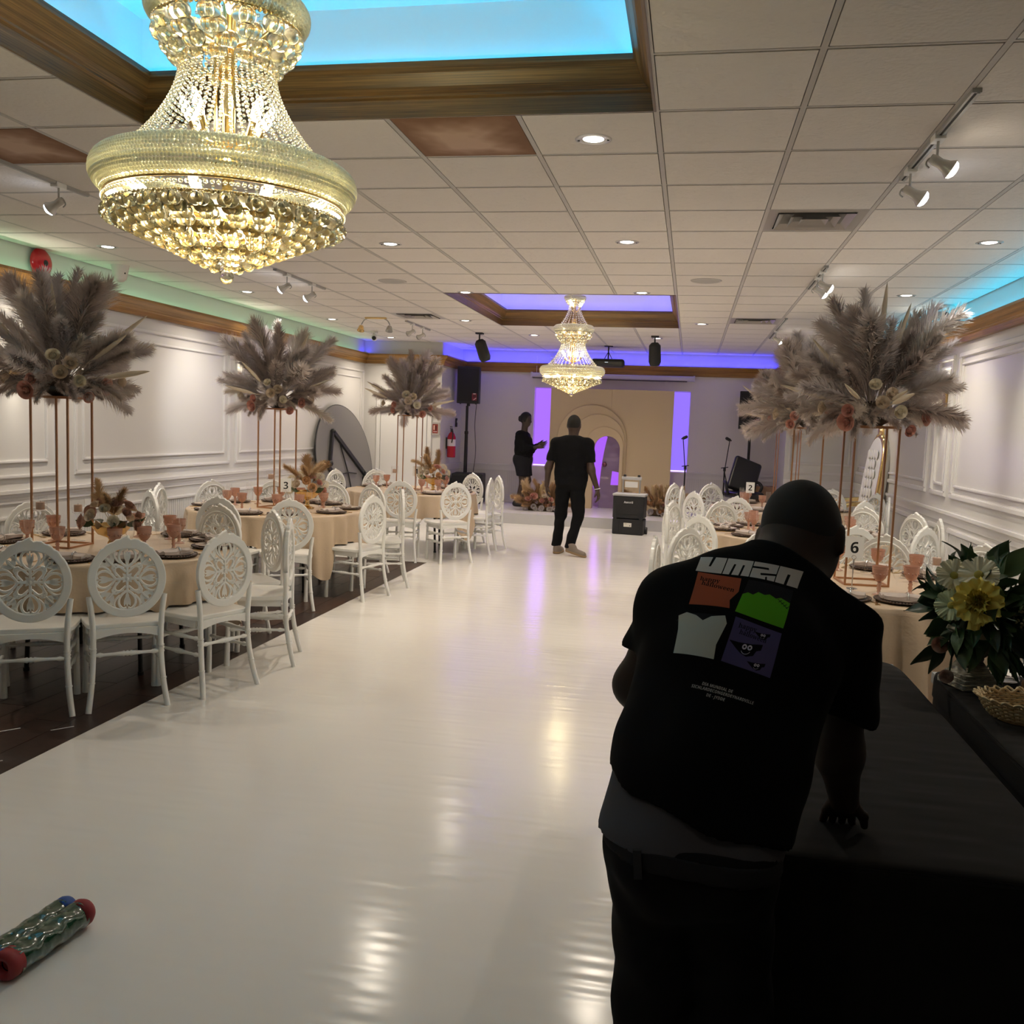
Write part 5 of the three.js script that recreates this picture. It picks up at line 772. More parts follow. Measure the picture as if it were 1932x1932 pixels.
function headField(c, f, u, s = 1) {             // head with skull, jaw, nose, brow, lips, ears; face along f
  const { F, R, U } = frame3(f, u);
  return (x, y, z) => {
    const px = (x - c[0]) / s, py = (y - c[1]) / s, pz = (z - c[2]) / s, r = px * R.x + py * R.y + pz * R.z, v = px * U.x + py * U.y + pz * U.z, w = px * F.x + py * F.y + pz * F.z, a = Math.abs(r);
    const el = (cx, cy, cz, rx, ry, rz, X = r) => { const q = Math.hypot((X - cx) / rx, (v - cy) / ry, (w - cz) / rz); return (q - 1) * Math.min(rx, ry, rz); };
    let d = el(0, 0.02, -0.008, 0.077, 0.098, 0.097); d = smin(d, el(0, -0.035, 0.03, 0.062, 0.075, 0.066), 0.05);
    d = smin(d, cap(r, v, w, [0, -0.09, 0.062], [0, -0.085, 0.07], 0.026, 0.022), 0.03);
    d = smin(d, cap(r, v, w, [0, 0.01, 0.088], [0, -0.028, 0.112], 0.009, 0.014), 0.02); d = smin(d, el(0.012, -0.032, 0.1, 0.009, 0.008, 0.012, a), 0.012);
    d = smin(d, cap(a, v, w, [0.01, 0.026, 0.088], [0.05, 0.022, 0.068], 0.009, 0.008), 0.02); d = smax(d, -el(0.032, 0.006, 0.094, 0.016, 0.011, 0.014, a), 0.014); d = smin(d, el(0.032, 0.005, 0.079, 0.013, 0.012, 0.012, a), 0.004);
    d = smin(d, cap(a, v, w, [0, -0.057, 0.094], [0.02, -0.059, 0.083], 0.007, 0.003), 0.008); d = smin(d, cap(a, v, w, [0, -0.068, 0.092], [0.017, -0.067, 0.084], 0.008, 0.003), 0.008);
    let e = el(0.082, -0.008, -0.006, 0.012, 0.034, 0.021, a); e = smax(e, -el(0.094, -0.006, 0.0, 0.009, 0.022, 0.012, a), 0.006); return smin(d, e, 0.008) * s;
  };
}
function hairField(c, f, u, s, thick, line) { const { F, R, U } = frame3(f, u); return (x, y, z) => { const px = (x - c[0]) / s, py = (y - c[1]) / s, pz = (z - c[2]) / s, r = px * R.x + py * R.y + pz * R.z, v = px * U.x + py * U.y + pz * U.z, w = px * F.x + py * F.y + pz * F.z; const q = (Math.hypot(r / (0.079 + thick), (v - 0.02) / (0.1 + thick), (w + 0.008) / (0.099 + thick)) - 1) * 0.08; return Math.max(q, line(v, w)) * s; }; }
function handGeo(w, d, n, side, curl, cell = 0.004, sc = 1) {     // five separate fingers on a palm
  const D = V(...d).normalize(), N = V(...n).addScaledVector(D, -V(...n).dot(D)).normalize(), S = D.clone().cross(N).multiplyScalar(side);
  const P = (a, b, c) => { const q = V(...w).addScaledVector(D, a * sc).addScaledVector(S, b * sc).addScaledVector(N, c * sc); return [q.x, q.y, q.z]; };
  const L = []; for (const b of [-0.026, -0.009, 0.009, 0.025]) L.push([P(0.0, b * 0.6, 0), P(0.082, b, 0), 0.017 * sc, 0.0125 * sc]);
  const fing = [[0.028, 0.066], [0.0095, 0.076], [-0.0095, 0.07], [-0.027, 0.054]]; const F = [];
  fing.forEach(([b, len], i) => { let a = 0.086, c = 0, ang = 0.1; let p = P(a, b, c); [0.45, 0.32, 0.25].forEach((q, j) => { ang += curl * [0.55, 0.7, 0.5][j] * (1 + 0.1 * i); a += Math.cos(ang) * len * q; c += Math.sin(ang) * len * q; const e = P(a, b * (1 + 0.12 * (j + 1)), c); F.push([p, e, (0.0095 - j * 0.0009) * sc, (0.0088 - j * 0.0009) * sc]); p = e; }); });
  const th = [[P(0.018, 0.022, 0.006), P(0.05, 0.046, 0.014), 0.014 * sc, 0.0105 * sc], [P(0.05, 0.046, 0.014), P(0.078, 0.052, 0.02 + 0.02 * curl), 0.0105 * sc, 0.0085 * sc]];
  const palm = limbs(L, 0.012), f = (x, y, z) => { let q = palm(x, y, z); for (const [a, b, ra, rb] of F) q = Math.min(q, cap(x, y, z, a, b, ra, rb)); for (const [a, b, ra, rb] of th) q = smin(q, cap(x, y, z, a, b, ra, rb), 0.008); return q; };
  const R = 0.2 * sc, c = P(0.08, 0, 0.01); return netMesh(f, c.map(v => v - 0.115 * sc - cell), c.map(v => v + 0.115 * sc + cell), cell);
}
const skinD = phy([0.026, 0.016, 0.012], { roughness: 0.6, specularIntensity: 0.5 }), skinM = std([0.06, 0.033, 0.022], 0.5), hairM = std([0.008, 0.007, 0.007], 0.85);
const wrinkle = (x, y, z, k) => k * (Math.sin(x * 38 + y * 21 + Math.sin(z * 27) * 2) * 0.5 + Math.sin(y * 47 - x * 23 + z * 31) * 0.5);
// ---- the man in the foreground, bent over the black table
{
  const o = thing('person', 'person in a black printed T-shirt and black jeans bending over the black table', 'person', [0, 0, 0]);
  const shL = [-0.008, 1.275, -1.86], shR = [0.318, 1.245, -1.93], elL = [-0.085, 1.075, -1.95], wrL = [0.0, 0.86, -2.12], elR = [0.345, 0.955, -2.0], wrR = [0.372, 0.83, -2.05], neck = [0.195, 1.34, -1.955], hc = [0.243, 1.402, -2.035];
  const hf = [0.28, -0.62, -0.74], hu = [0.12, 0.75, -0.62], head = headField(hc, hf, hu, 1.02);
  const torso = [[[-0.02, 0.86, -1.68], [0.055, 1.2, -1.835], 0.115, 0.105], [[0.105, 0.85, -1.7], [0.185, 1.18, -1.86], 0.105, 0.108], [[0.055, 1.2, -1.84], [0.09, 1.27, -1.9], 0.105, 0.085], [[0.185, 1.18, -1.87], [0.2, 1.25, -1.93], 0.108, 0.085], [[0.04, 1.0, -1.73], [0.13, 1.2, -1.86], 0.12, 0.115]];
  const legs = [[[-0.015, 0.86, -1.69], [-0.012, 0.5, -1.745], 0.09, 0.068], [[-0.012, 0.5, -1.745], [-0.03, 0.1, -1.67], 0.066, 0.055], [[0.105, 0.85, -1.7], [0.138, 0.5, -1.76], 0.09, 0.068], [[0.138, 0.5, -1.76], [0.15, 0.1, -1.69], 0.066, 0.055], [[-0.01, 0.84, -1.665], [0.085, 0.83, -1.68], 0.1, 0.1]];
  const armsL = [[shL, elL, 0.056, 0.044], [elL, wrL, 0.043, 0.03], [shR, elR, 0.058, 0.047], [elR, wrR, 0.046, 0.031]];
  const neckL = [[neck, [hc[0] - 0.01, hc[1] - 0.01, hc[2] + 0.02], 0.066, 0.064], [[0.15, 1.26, -1.9], neck, 0.09, 0.066], [neck, shL, 0.05, 0.05], [neck, shR, 0.05, 0.052]];
  const bodyF = limbs([...torso.map(([a, b, r, s]) => [a, b, r - 0.03, s - 0.02]), ...legs.map(([a, b, r, s]) => [a, b, r - 0.03, s - 0.018]), ...armsL, ...neckL.map(([a, b, r, s], i) => i > 1 ? [a, b, r - 0.01, s - 0.01] : i ? [a, b, r - 0.02, s - 0.003] : [a, b, r, s])], 0.035);
  const body = netMesh((x, y, z) => smin(bodyF(x, y, z), head(x, y, z), 0.03), [-0.2, 0.06, -2.28], [0.5, 1.56, -1.5], 0.0075);
  const hR = handGeo([wrR[0], wrR[1], wrR[2]], [0.03, -0.62, -0.78], [0, -0.78, 0.62], -1, 0.35), hL = handGeo(wrL, [0.35, -0.55, -0.75], [0.1, -0.8, 0.6], 1, 0.35);
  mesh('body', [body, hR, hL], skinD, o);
  mesh('hair', netMesh(hairField(hc, hf, hu, 1.02, 0.002, (v, w) => Math.max(-(v + 0.055 + (w > -0.02 ? (w + 0.02) * -0.9 : 0)), (w - 0.055 - v * 0.25))), [0.08, 1.28, -2.2], [0.4, 1.56, -1.88], 0.006), hairM, o);
  const sleeves = [[shL, [-0.056, 1.165, -1.91], 0.074, 0.06], [shR, [0.336, 1.05, -1.965], 0.082, 0.074]];
  const shirtBase = limbs([...torso.map(([a, b, r, s]) => [a, b, r + 0.012, s + 0.012]), ...neckL.slice(1).map(([a, b, r, s], i) => i ? [a, b, r + 0.016, s + 0.02] : [a, b, r + 0.012, r - 0.022])], 0.05), sl = limbs(sleeves, 0.02);
  const shirtF = (x, y, z) => {
    let s = sl(x, y, z); s = smax(s, Math.min(-(1.168 - y) + (x > 0.1 ? 9 : 0), 0) < 0 && x < 0.1 ? (1.172 + 0.12 * (z + 1.88)) - y : -9, 0.006); if (x > 0.2) s = smax(s, (1.052 + 0.35 * (x - 0.33) * -1) - y, 0.006);
    let d = smin(shirtBase(x, y, z), s, 0.03); d = smax(d, 0.894 + wrinkle(x, 0, z, 0.004) - (0.309 * x + 0.95 * y) + 0.004, 0.005); const nq = 0.5 * (x - neck[0]) + 0.72 * (y - neck[1]) - 0.48 * (z - neck[2]) - 0.018; d = smax(d, nq, 0.01); return d + wrinkle(x, y, z, 0.0035);
  };
  const shirt = netMesh(shirtF, [-0.2, 0.8, -2.14], [0.5, 1.44, -1.5], 0.007);
  // the print, laid out in the plane of the back
  const O = V(0.026, 1.335, -1.855), U = V(0.191, -0.033, -0.03), W = V(-0.043, -0.149, 0.09), Nn = U.clone().cross(W).normalize(); if (Nn.z < 0) Nn.negate();
  const uu = U.dot(U), ww = W.dot(W), uw = U.dot(W), det = uu * ww - uw * uw, A0 = -0.5, A1 = 1.5, B0 = -0.5, B1 = 2.1;
  { const p = shirt.attributes.position, n = shirt.attributes.normal, t = shirt.attributes.uv, q = V(0, 0, 0); for (let i = 0; i < p.count; i++) { q.fromBufferAttribute(p, i).sub(O); const du = q.dot(U), dw = q.dot(W), a = (du * ww - dw * uw) / det, b = (dw * uu - du * uw) / det; const ok = n.getX(i) * Nn.x + n.getY(i) * Nn.y + n.getZ(i) * Nn.z > 0.05; t.setXY(i, ok ? (a - A0) / (A1 - A0) : 0.001, ok ? 1 - (b - B0) / (B1 - B0) : 0.001); } }
  const tex = canvasTex(1536, 1536, (c, w, h) => {
    c.fillStyle = '#0b0b0d'; c.fillRect(0, 0, w, h);
    const sx = w / (A1 - A0), sy = h / (B1 - B0), dt = 30381;          // pixels of the picture to (a, b) of the print
    const T3 = (x, y) => { const dx = x - 1313, dy = y - 1087.5; return [((156 * dx + 51 * dy) / dt - A0) * sx, ((-39 * dx + 182 * dy) / dt - B0) * sy]; };
    const poly = (pts, col) => { c.fillStyle = col; c.beginPath(); pts.forEach((q, i) => { const [X, Y3] = T3(...q); i ? c.lineTo(X, Y3) : c.moveTo(X, Y3); }); c.closePath(); c.fill(); };
    // wide block letters, cut from a slab
    const L0 = T3(1318, 1056), R0 = T3(1500, 1098), y0 = L0[1], hh = 140, lw = (R0[0] - L0[0]) / 4.15; c.save(); c.translate(L0[0] + 10, y0 - 12); c.transform(1, 0, -0.16, 1, 0, 0); c.fillStyle = '#c4bfb8';
    const slab = (k) => c.fillRect(k * lw * 1.04, 0, lw, hh), cut = (k, pts) => { c.fillStyle = '#0e0e10'; c.beginPath(); pts.forEach(([x, y], i) => { const X = k * lw * 1.04 + x * lw, Q = y * hh; i ? c.lineTo(X, Q) : c.moveTo(X, Q); }); c.closePath(); c.fill(); c.fillStyle = '#c4bfb8'; };
    for (let k = 0; k < 4; k++) slab(k);
    cut(0, [[0.46, -0.1], [0.58, -0.1], [0.5, 0.62], [0.42, 0.62]]); cut(1, [[0.3, 0.34], [0.38, 0.34], [0.33, 1.1], [0.24, 1.1]]); cut(1, [[0.64, 0.34], [0.72, 0.34], [0.68, 1.1], [0.6, 1.1]]); cut(2, [[-0.02, 0.3], [0.62, 0.26], [0.66, 0.38], [-0.02, 0.42]]); cut(2, [[0.36, 0.66], [1.0, 0.52], [1.02, 0.64], [0.4, 0.78]]); cut(2, [[0.6, 0.84], [0.66, 0.8], [0.72, 1.1], [0.64, 1.1]]); cut(3, [[0.42, 0.36], [0.54, 0.36], [0.5, 1.1], [0.38, 1.1]]); c.restore();
    poly([[1308, 1092], [1381, 1112], [1372, 1140], [1353, 1158], [1350, 1175], [1284, 1161]], '#a0533a');
    poly([[1393, 1115], [1476, 1134], [1462, 1163], [1378, 1145]], '#222226');
    poly([[1378, 1145], [1388, 1142], [1396, 1147], [1406, 1142], [1416, 1148], [1426, 1147], [1436, 1155], [1446, 1153], [1462, 1163], [1443, 1212], [1359, 1181]], '#57a024');
    poly([[1276, 1176], [1342, 1190], [1340, 1205], [1262, 1190]], '#222226');
    poly([[1267, 1180], [1280, 1176], [1294, 1184], [1304, 1195], [1318, 1189], [1341, 1189], [1343, 1204], [1332, 1226], [1325, 1240], [1321, 1265], [1257, 1248], [1265, 1206]], '#b3b9b0');
    poly([[1359, 1191], [1440, 1221], [1416, 1299], [1333, 1268]], '#4f4a70');
    const bat = (x, y, s) => { poly([[x - 30 * s, y - 14 * s], [x - 14 * s, y - 9 * s], [x - 3 * s, y - 7 * s], [x + 9 * s, y - 5 * s], [x + 28 * s, y - 4 * s], [x + 24 * s, y + 6 * s], [x + 16 * s, y + 7 * s], [x + 10 * s, y + 15 * s], [x - 2 * s, y + 16 * s], [x - 12 * s, y + 9 * s], [x - 18 * s, y + 2 * s]], '#131218'); for (const e of [-4, 5]) { const [X, Q] = T3(x + e * s, y + (e > 0 ? 1 : -1) * s); c.fillStyle = '#c9c6d2'; c.beginPath(); c.arc(X, Q, 17 * s, 0, 7); c.fill(); c.fillStyle = '#131218'; c.beginPath(); c.arc(X, Q, 7 * s, 0, 7); c.fill(); } const [X, Q] = T3(x - 1 * s, y + 2 * s); c.strokeStyle = '#b8b4c2'; c.lineWidth = 4 * s; c.beginPath(); c.arc(X, Q, 36 * s, 0.5, 2.6); c.stroke(); };
    bat(1377, 1246, 1); bat(1406, 1225, 0.5); bat(1393, 1277, 0.55);
    c.strokeStyle = '#1c1c20'; c.lineWidth = 4; c.beginPath(); c.moveTo(...T3(1440, 1156)); c.lineTo(...T3(1455, 1175)); c.stroke(); for (let k = 0; k < 4; k++) { c.beginPath(); c.moveTo(...T3(1440 + k * 4, 1162 + k * 4)); c.lineTo(...T3(1447 + k * 4, 1158 + k * 4)); c.stroke(); }
    const word = (s, x, y, size, col, ang = 0, font = 'sans-serif') => { const [X, Q] = T3(x, y); c.save(); c.translate(X, Q); c.rotate(ang); c.fillStyle = col; c.font = `bold ${size}px ${font}`; c.fillText(s, 0, 0); c.restore(); };
    word('happy', 1308, 1111, 46, '#1d1310', 0.03, 'serif'); word('halloween', 1309, 1121, 46, '#1d1310', 0.12, 'serif'); word('happy', 1362, 1211, 44, '#1b1924', 0.05, 'serif'); word('halloween', 1363, 1222, 40, '#1b1924', 0.12, 'serif');
    word('DIA MUNDIAL DE', 1300, 1308, 27, '#a9a9a4', 0.08); word('SICHLARDECONGERDEYNARDVILLE', 1283, 1311, 27, '#a9a9a4', 0.08); word('DE - JYDDE', 1306, 1328, 27, '#a9a9a4', 0.08);
  });
  mesh('t_shirt', shirt, phy([1, 1, 1], { roughness: 0.95, specularIntensity: 0.25, map: tex }), o).userData.label = 'black T-shirt printed with block letters and four coloured squares';
  const jeansBase = limbs(legs.map(([a, b, r, s]) => [a, b, r + 0.004, s + 0.01]), 0.03), wl = (x, y) => 0.117 * x + 0.993 * y;
  const jf = (x, y, z) => smax(jeansBase(x, y, z) + wrinkle(x, y, z, 0.005), wl(x, y) - 0.886, 0.006); mesh('jeans', netMesh(jf, [-0.2, 0.03, -1.95], [0.36, 0.94, -1.48], 0.0085), M.fabricBlack, o);
  mesh('belt', netMesh((x, y, z) => Math.max(jeansBase(x, y, z) - 0.005, wl(x, y) - 0.876, 0.842 - wl(x, y)), [-0.2, 0.78, -1.95], [0.36, 0.94, -1.48], 0.006), phy([0.014, 0.014, 0.016], { roughness: 0.8, specularIntensity: 0.3 }), o);
  mesh('belt_loop', [box(0.014, 0.05, 0.012, -0.05, 0.868, -1.556, [-0.1, 0, 0.1]), box(0.014, 0.05, 0.012, 0.13, 0.85, -1.565, [-0.1, 0, 0])].slice(0, 1), std([0.01, 0.01, 0.012], 0.8), o);
  mesh('undershirt', netMesh((x, y, z) => Math.max(limbs(torso, 0.05)(x, y, z) + 0.0, limbs([legs[4], ...torso], 0.05)(x, y, z) + wrinkle(x, y * 0.5, z, 0.004), wl(x, y) - 1.0, 0.86 - wl(x, y)), [-0.2, 0.82, -1.95], [0.36, 1.05, -1.48], 0.009), phy([0.07, 0.07, 0.08], { roughness: 0.95, specularIntensity: 0.3 }), o);
  for (const [x, l] of [[-0.03, 0], [0.15, 0]]) { const g = netMesh(limbs([[[x, 0.05, -1.66], [x + 0.01, 0.045, -1.84], 0.045, 0.038], [[x, 0.09, -1.67], [x, 0.05, -1.68], 0.05, 0.048]], 0.03), [x - 0.1, 0.0, -1.95], [x + 0.12, 0.16, -1.56], 0.008); mesh('shoe', g, M.black, o); }
}
// ---- the man walking away on the white floor
{
  const o = thing('person', 'person in black T-shirt and trousers walking away on the white floor', 'person', [0, 0, 0]);
  const z = -11.6, hc = [-1.448, 1.645, z - 0.02], hf = [0.12, -0.05, -1], hu = [0, 1, 0], head = headField(hc, hf, hu, 1.04);
  const shL = [-1.655, 1.4, z], shR = [-1.265, 1.405, z], elL = [-1.745, 1.1, z + 0.02], wrL = [-1.775, 0.86, z - 0.08], elR = [-1.2, 1.09, z + 0.05], wrR = [-1.115, 0.84, z + 0.0];
  const torso = [[[-1.54, 1.0, z], [-1.54, 1.32, z], 0.115, 0.12], [[-1.37, 1.0, z], [-1.375, 1.32, z], 0.115, 0.12], [[-1.455, 1.0, z], [-1.455, 1.4, z], 0.13, 0.1]];
  const neckL = [[[-1.45, 1.42, z], [-1.448, 1.6, z - 0.01], 0.068, 0.06], [[-1.455, 1.46, z], shL, 0.055, 0.058], [[-1.455, 1.46, z], shR, 0.055, 0.058]];
  const arms = [[shL, elL, 0.058, 0.047], [elL, wrL, 0.045, 0.031], [shR, elR, 0.058, 0.047], [elR, wrR, 0.045, 0.031]];
  const legs = [[[-1.545, 0.94, z], [-1.572, 0.5, z - 0.03], 0.1, 0.062], [[-1.572, 0.5, z - 0.03], [-1.605, 0.1, z + 0.02], 0.06, 0.047], [[-1.375, 0.94, z], [-1.335, 0.5, z + 0.06], 0.1, 0.062], [[-1.335, 0.5, z + 0.06], [-1.42, 0.12, z + 0.16], 0.06, 0.047], [[-1.53, 0.94, z + 0.02], [-1.38, 0.94, z + 0.02], 0.118, 0.118]];
  const bf = limbs([...torso.map(([a, b, r, s]) => [a, b, r - 0.02, s - 0.02]), ...neckL.map(([a, b, r, s], i) => i ? [a, b, r - 0.012, s - 0.012] : [a, b, r, s]), ...arms, ...legs.map(([a, b, r, s]) => [a, b, r - 0.02, s - 0.02])], 0.04);
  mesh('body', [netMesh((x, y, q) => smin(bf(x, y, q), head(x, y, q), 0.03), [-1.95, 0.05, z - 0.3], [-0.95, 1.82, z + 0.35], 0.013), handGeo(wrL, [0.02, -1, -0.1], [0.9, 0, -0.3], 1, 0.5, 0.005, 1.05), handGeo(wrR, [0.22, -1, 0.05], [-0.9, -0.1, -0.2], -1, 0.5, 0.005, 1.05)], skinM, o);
  mesh('hair', netMesh(hairField(hc, hf, hu, 1.04, 0.003, (v, w) => Math.max(-(v + 0.04 + (w > -0.02 ? -(w + 0.02) * 1.2 : 0)), w - 0.06 - v * 0.2)), [-1.6, 1.5, z - 0.2], [-1.3, 1.8, z + 0.14], 0.008), hairM, o);
  const sb = limbs([...torso.map(([a, b, r, s]) => [[a[0], a[1] - 0.04, a[2]], b, r + 0.014, s + 0.012]), ...neckL.slice(1).map(([a, b, r, s]) => [a, b, r + 0.012, s + 0.018])], 0.05), sv = limbs([[shL, [-1.715, 1.18, z + 0.01], 0.08, 0.072], [shR, [-1.215, 1.17, z + 0.03], 0.08, 0.072]], 0.02);
  mesh('t_shirt', netMesh((x, y, q) => { let s = smax(sv(x, y, q), 1.185 - y, 0.01); let d = smin(sb(x, y, q), s, 0.03); d = smax(d, 0.93 - y, 0.01); d = smax(d, y - 1.515, 0.01); return d + wrinkle(x, y, q, 0.005); }, [-1.9, 0.85, z - 0.3], [-1.0, 1.58, z + 0.3], 0.013), M.fabricBlack, o);
  const jb = limbs(legs.map(([a, b, r, s]) => [a, b, r + 0.006, s + 0.016]), 0.025); mesh('trousers', netMesh((x, y, q) => smax(smax(jb(x, y, q) + wrinkle(x, y, q, 0.006), y - 1.02, 0.01), 0.1 - y, 0.01), [-1.85, 0.04, z - 0.3], [-1.1, 1.08, z + 0.35], 0.014), M.fabricBlack, o);
  const shoe = (h, d, pitch) => { const D = V(...d).normalize(), a = V(...h), b = a.clone().addScaledVector(D, 0.2); const up = V(0, 1, 0); const g = netMesh((x, y, q) => smax(limbs([[[a.x, a.y + 0.035, a.z], [b.x, b.y + 0.028, b.z], 0.046, 0.042], [[a.x, a.y + 0.09, a.z], [a.x + D.x * 0.05, a.y + 0.07, a.z + D.z * 0.05], 0.045, 0.045]], 0.04)(x, y, q), (a.y + 0.012) - y + ((x - a.x) * D.x + (q - a.z) * D.z) * D.y, 0.01), [Math.min(a.x, b.x) - 0.09, Math.min(a.y, b.y) - 0.03, Math.min(a.z, b.z) - 0.09], [Math.max(a.x, b.x) + 0.09, a.y + 0.2, Math.max(a.z, b.z) + 0.09], 0.009);
    const up2 = mesh('shoe', g, std([0.2, 0.16, 0.125], 0.8), o); const s2 = netMesh((x, y, q) => { const t = ((x - a.x) * D.x + (q - a.z) * D.z); return Math.max(limbs([[[a.x, a.y + 0.02, a.z], [b.x, b.y + 0.014, b.z], 0.05, 0.047]], 0.01)(x, y, q), Math.abs(y - (a.y + 0.014 + t * D.y)) - 0.014); }, [Math.min(a.x, b.x) - 0.09, Math.min(a.y, b.y) - 0.03, Math.min(a.z, b.z) - 0.09], [Math.max(a.x, b.x) + 0.09, a.y + 0.12, Math.max(a.z, b.z) + 0.09], 0.008); mesh('sole', s2, std([0.26, 0.17, 0.09], 0.8), up2); };
  shoe([-1.595, 0.006, z + 0.04], [0.12, 0, -1]); shoe([-1.42, 0.05, z + 0.17], [0.85, -0.2, 0.3]);
  mesh('bracelet', at(new THREE.TorusGeometry(0.036, 0.005, 6, 18), [wrR[0] - 0.004, wrR[1] + 0.012, wrR[2]], [Math.PI / 2, 0.2, 0]), M.white, o);
}
// ---- the woman on the stage
{
  const o = thing('person', 'person in a dark hooded top and knee shorts standing on the stage, hands raised', 'person', [0, 0, 0]);
  const z = -16.15, hc = [-2.872, 1.72, z], hf = [0.85, -0.12, 0.35], hu = [0, 1, 0], head = headField(hc, hf, hu, 1.0);
  const shN = [-2.93, 1.42, z + 0.15], shF = [-2.9, 1.42, z - 0.16], elN = [-2.84, 1.2, z + 0.22], wrN = [-2.64, 1.245, z + 0.1], elF = [-2.78, 1.19, z - 0.18], wrF = [-2.62, 1.3, z - 0.02];
  const torso = [[[-2.91, 1.05, z + 0.07], [-2.92, 1.36, z + 0.08], 0.115, 0.11], [[-2.91, 1.05, z - 0.07], [-2.91, 1.36, z - 0.08], 0.115, 0.11], [[-2.86, 1.1, z], [-2.87, 1.32, z], 0.12, 0.11]];
  const neckL = [[[-2.9, 1.43, z], [-2.885, 1.66, z], 0.06, 0.055], [[-2.91, 1.46, z], shN, 0.05, 0.055], [[-2.9, 1.46, z], shF, 0.05, 0.055]];
  const arms = [[shN, elN, 0.052, 0.043], [elN, wrN, 0.042, 0.03], [shF, elF, 0.052, 0.043], [elF, wrF, 0.042, 0.03]];
  const legs = [[[-2.92, 1.0, z + 0.08], [-2.86, 0.62, z + 0.1], 0.12, 0.07], [[-2.86, 0.62, z + 0.1], [-2.95, 0.27, z + 0.1], 0.068, 0.042], [[-2.9, 1.0, z - 0.08], [-2.83, 0.64, z - 0.1], 0.12, 0.07], [[-2.83, 0.64, z - 0.1], [-2.9, 0.27, z - 0.06], 0.068, 0.042], [[-2.92, 1.02, z + 0.06], [-2.9, 1.02, z - 0.06], 0.135, 0.135]];
  const bf = limbs([...torso.map(([a, b, r, s]) => [a, b, r - 0.02, s - 0.02]), ...neckL, ...arms, ...legs.map(([a, b, r, s], i) => i % 2 ? [a, b, r, s] : [a, b, r - 0.015, s - 0.003])], 0.04);
  mesh('body', [netMesh((x, y, q) => smin(bf(x, y, q), head(x, y, q), 0.03), [-3.2, 0.2, z - 0.4], [-2.45, 1.86, z + 0.45], 0.0135), handGeo(wrN, [1, 0.12, -0.1], [0.0, 0.3, -0.9], 1, 0.35, 0.005, 0.98), handGeo(wrF, [1, 0.1, 0.1], [0, 0.2, 0.95], -1, 0.3, 0.005, 0.98)], std([0.05, 0.03, 0.022], 0.5), o);
  mesh('hair', netMesh((x, y, q) => Math.min(hairField(hc, hf, hu, 1.0, 0.014, (v, w) => Math.max(w - 0.05 - v * 0.25, -(v + 0.07)))(x, y, q), cap(x, y, q, [-2.97, 1.74, z - 0.04], [-2.975, 1.72, z - 0.04], 0.05, 0.045)), [-3.1, 1.55, z - 0.2], [-2.7, 1.9, z + 0.2], 0.009), hairM, o);
  const hoodie = limbs([...torso.map(([a, b, r, s]) => [[a[0], a[1] + 0.03, a[2]], b, r + 0.02, s + 0.018]), ...neckL.slice(1).map(([a, b, r, s]) => [a, b, r + 0.018, s + 0.018]), [shN, elN, 0.072, 0.062], [elN, [-2.72, 1.23, z + 0.14], 0.06, 0.046], [shF, elF, 0.072, 0.062], [elF, [-2.68, 1.26, z - 0.08], 0.06, 0.046], [[-2.99, 1.46, z + 0.06], [-2.99, 1.46, z - 0.06], 0.05, 0.05]], 0.045);
  mesh('hooded_top', netMesh((x, y, q) => smax(smax(hoodie(x, y, q) + wrinkle(x, y, q, 0.006), 1.02 - y, 0.012), y - 1.56, 0.02), [-3.2, 0.95, z - 0.4], [-2.45, 1.62, z + 0.45], 0.0135), M.fabricBlack, o);
  const sh = limbs(legs.map(([a, b, r, s]) => [a, b, r + 0.012, s + 0.03]), 0.05); mesh('shorts', netMesh((x, y, q) => smax(smax(sh(x, y, q), y - 1.1, 0.01), 0.72 - y, 0.01), [-3.2, 0.66, z - 0.4], [-2.6, 1.16, z + 0.45], 0.0135), phy([0.016, 0.016, 0.02], { roughness: 0.95, specularIntensity: 0.3 }), o);
  for (const [x, q] of [[-2.96, z + 0.1], [-2.91, z - 0.06]]) mesh('shoe', netMesh(limbs([[[x - 0.04, 0.225, q], [x + 0.14, 0.218, q + 0.06], 0.046, 0.04], [[x, 0.29, q], [x, 0.24, q], 0.05, 0.05]], 0.04), [x - 0.14, 0.172, q - 0.12], [x + 0.26, 0.36, q + 0.18], 0.01), M.black, o);
}
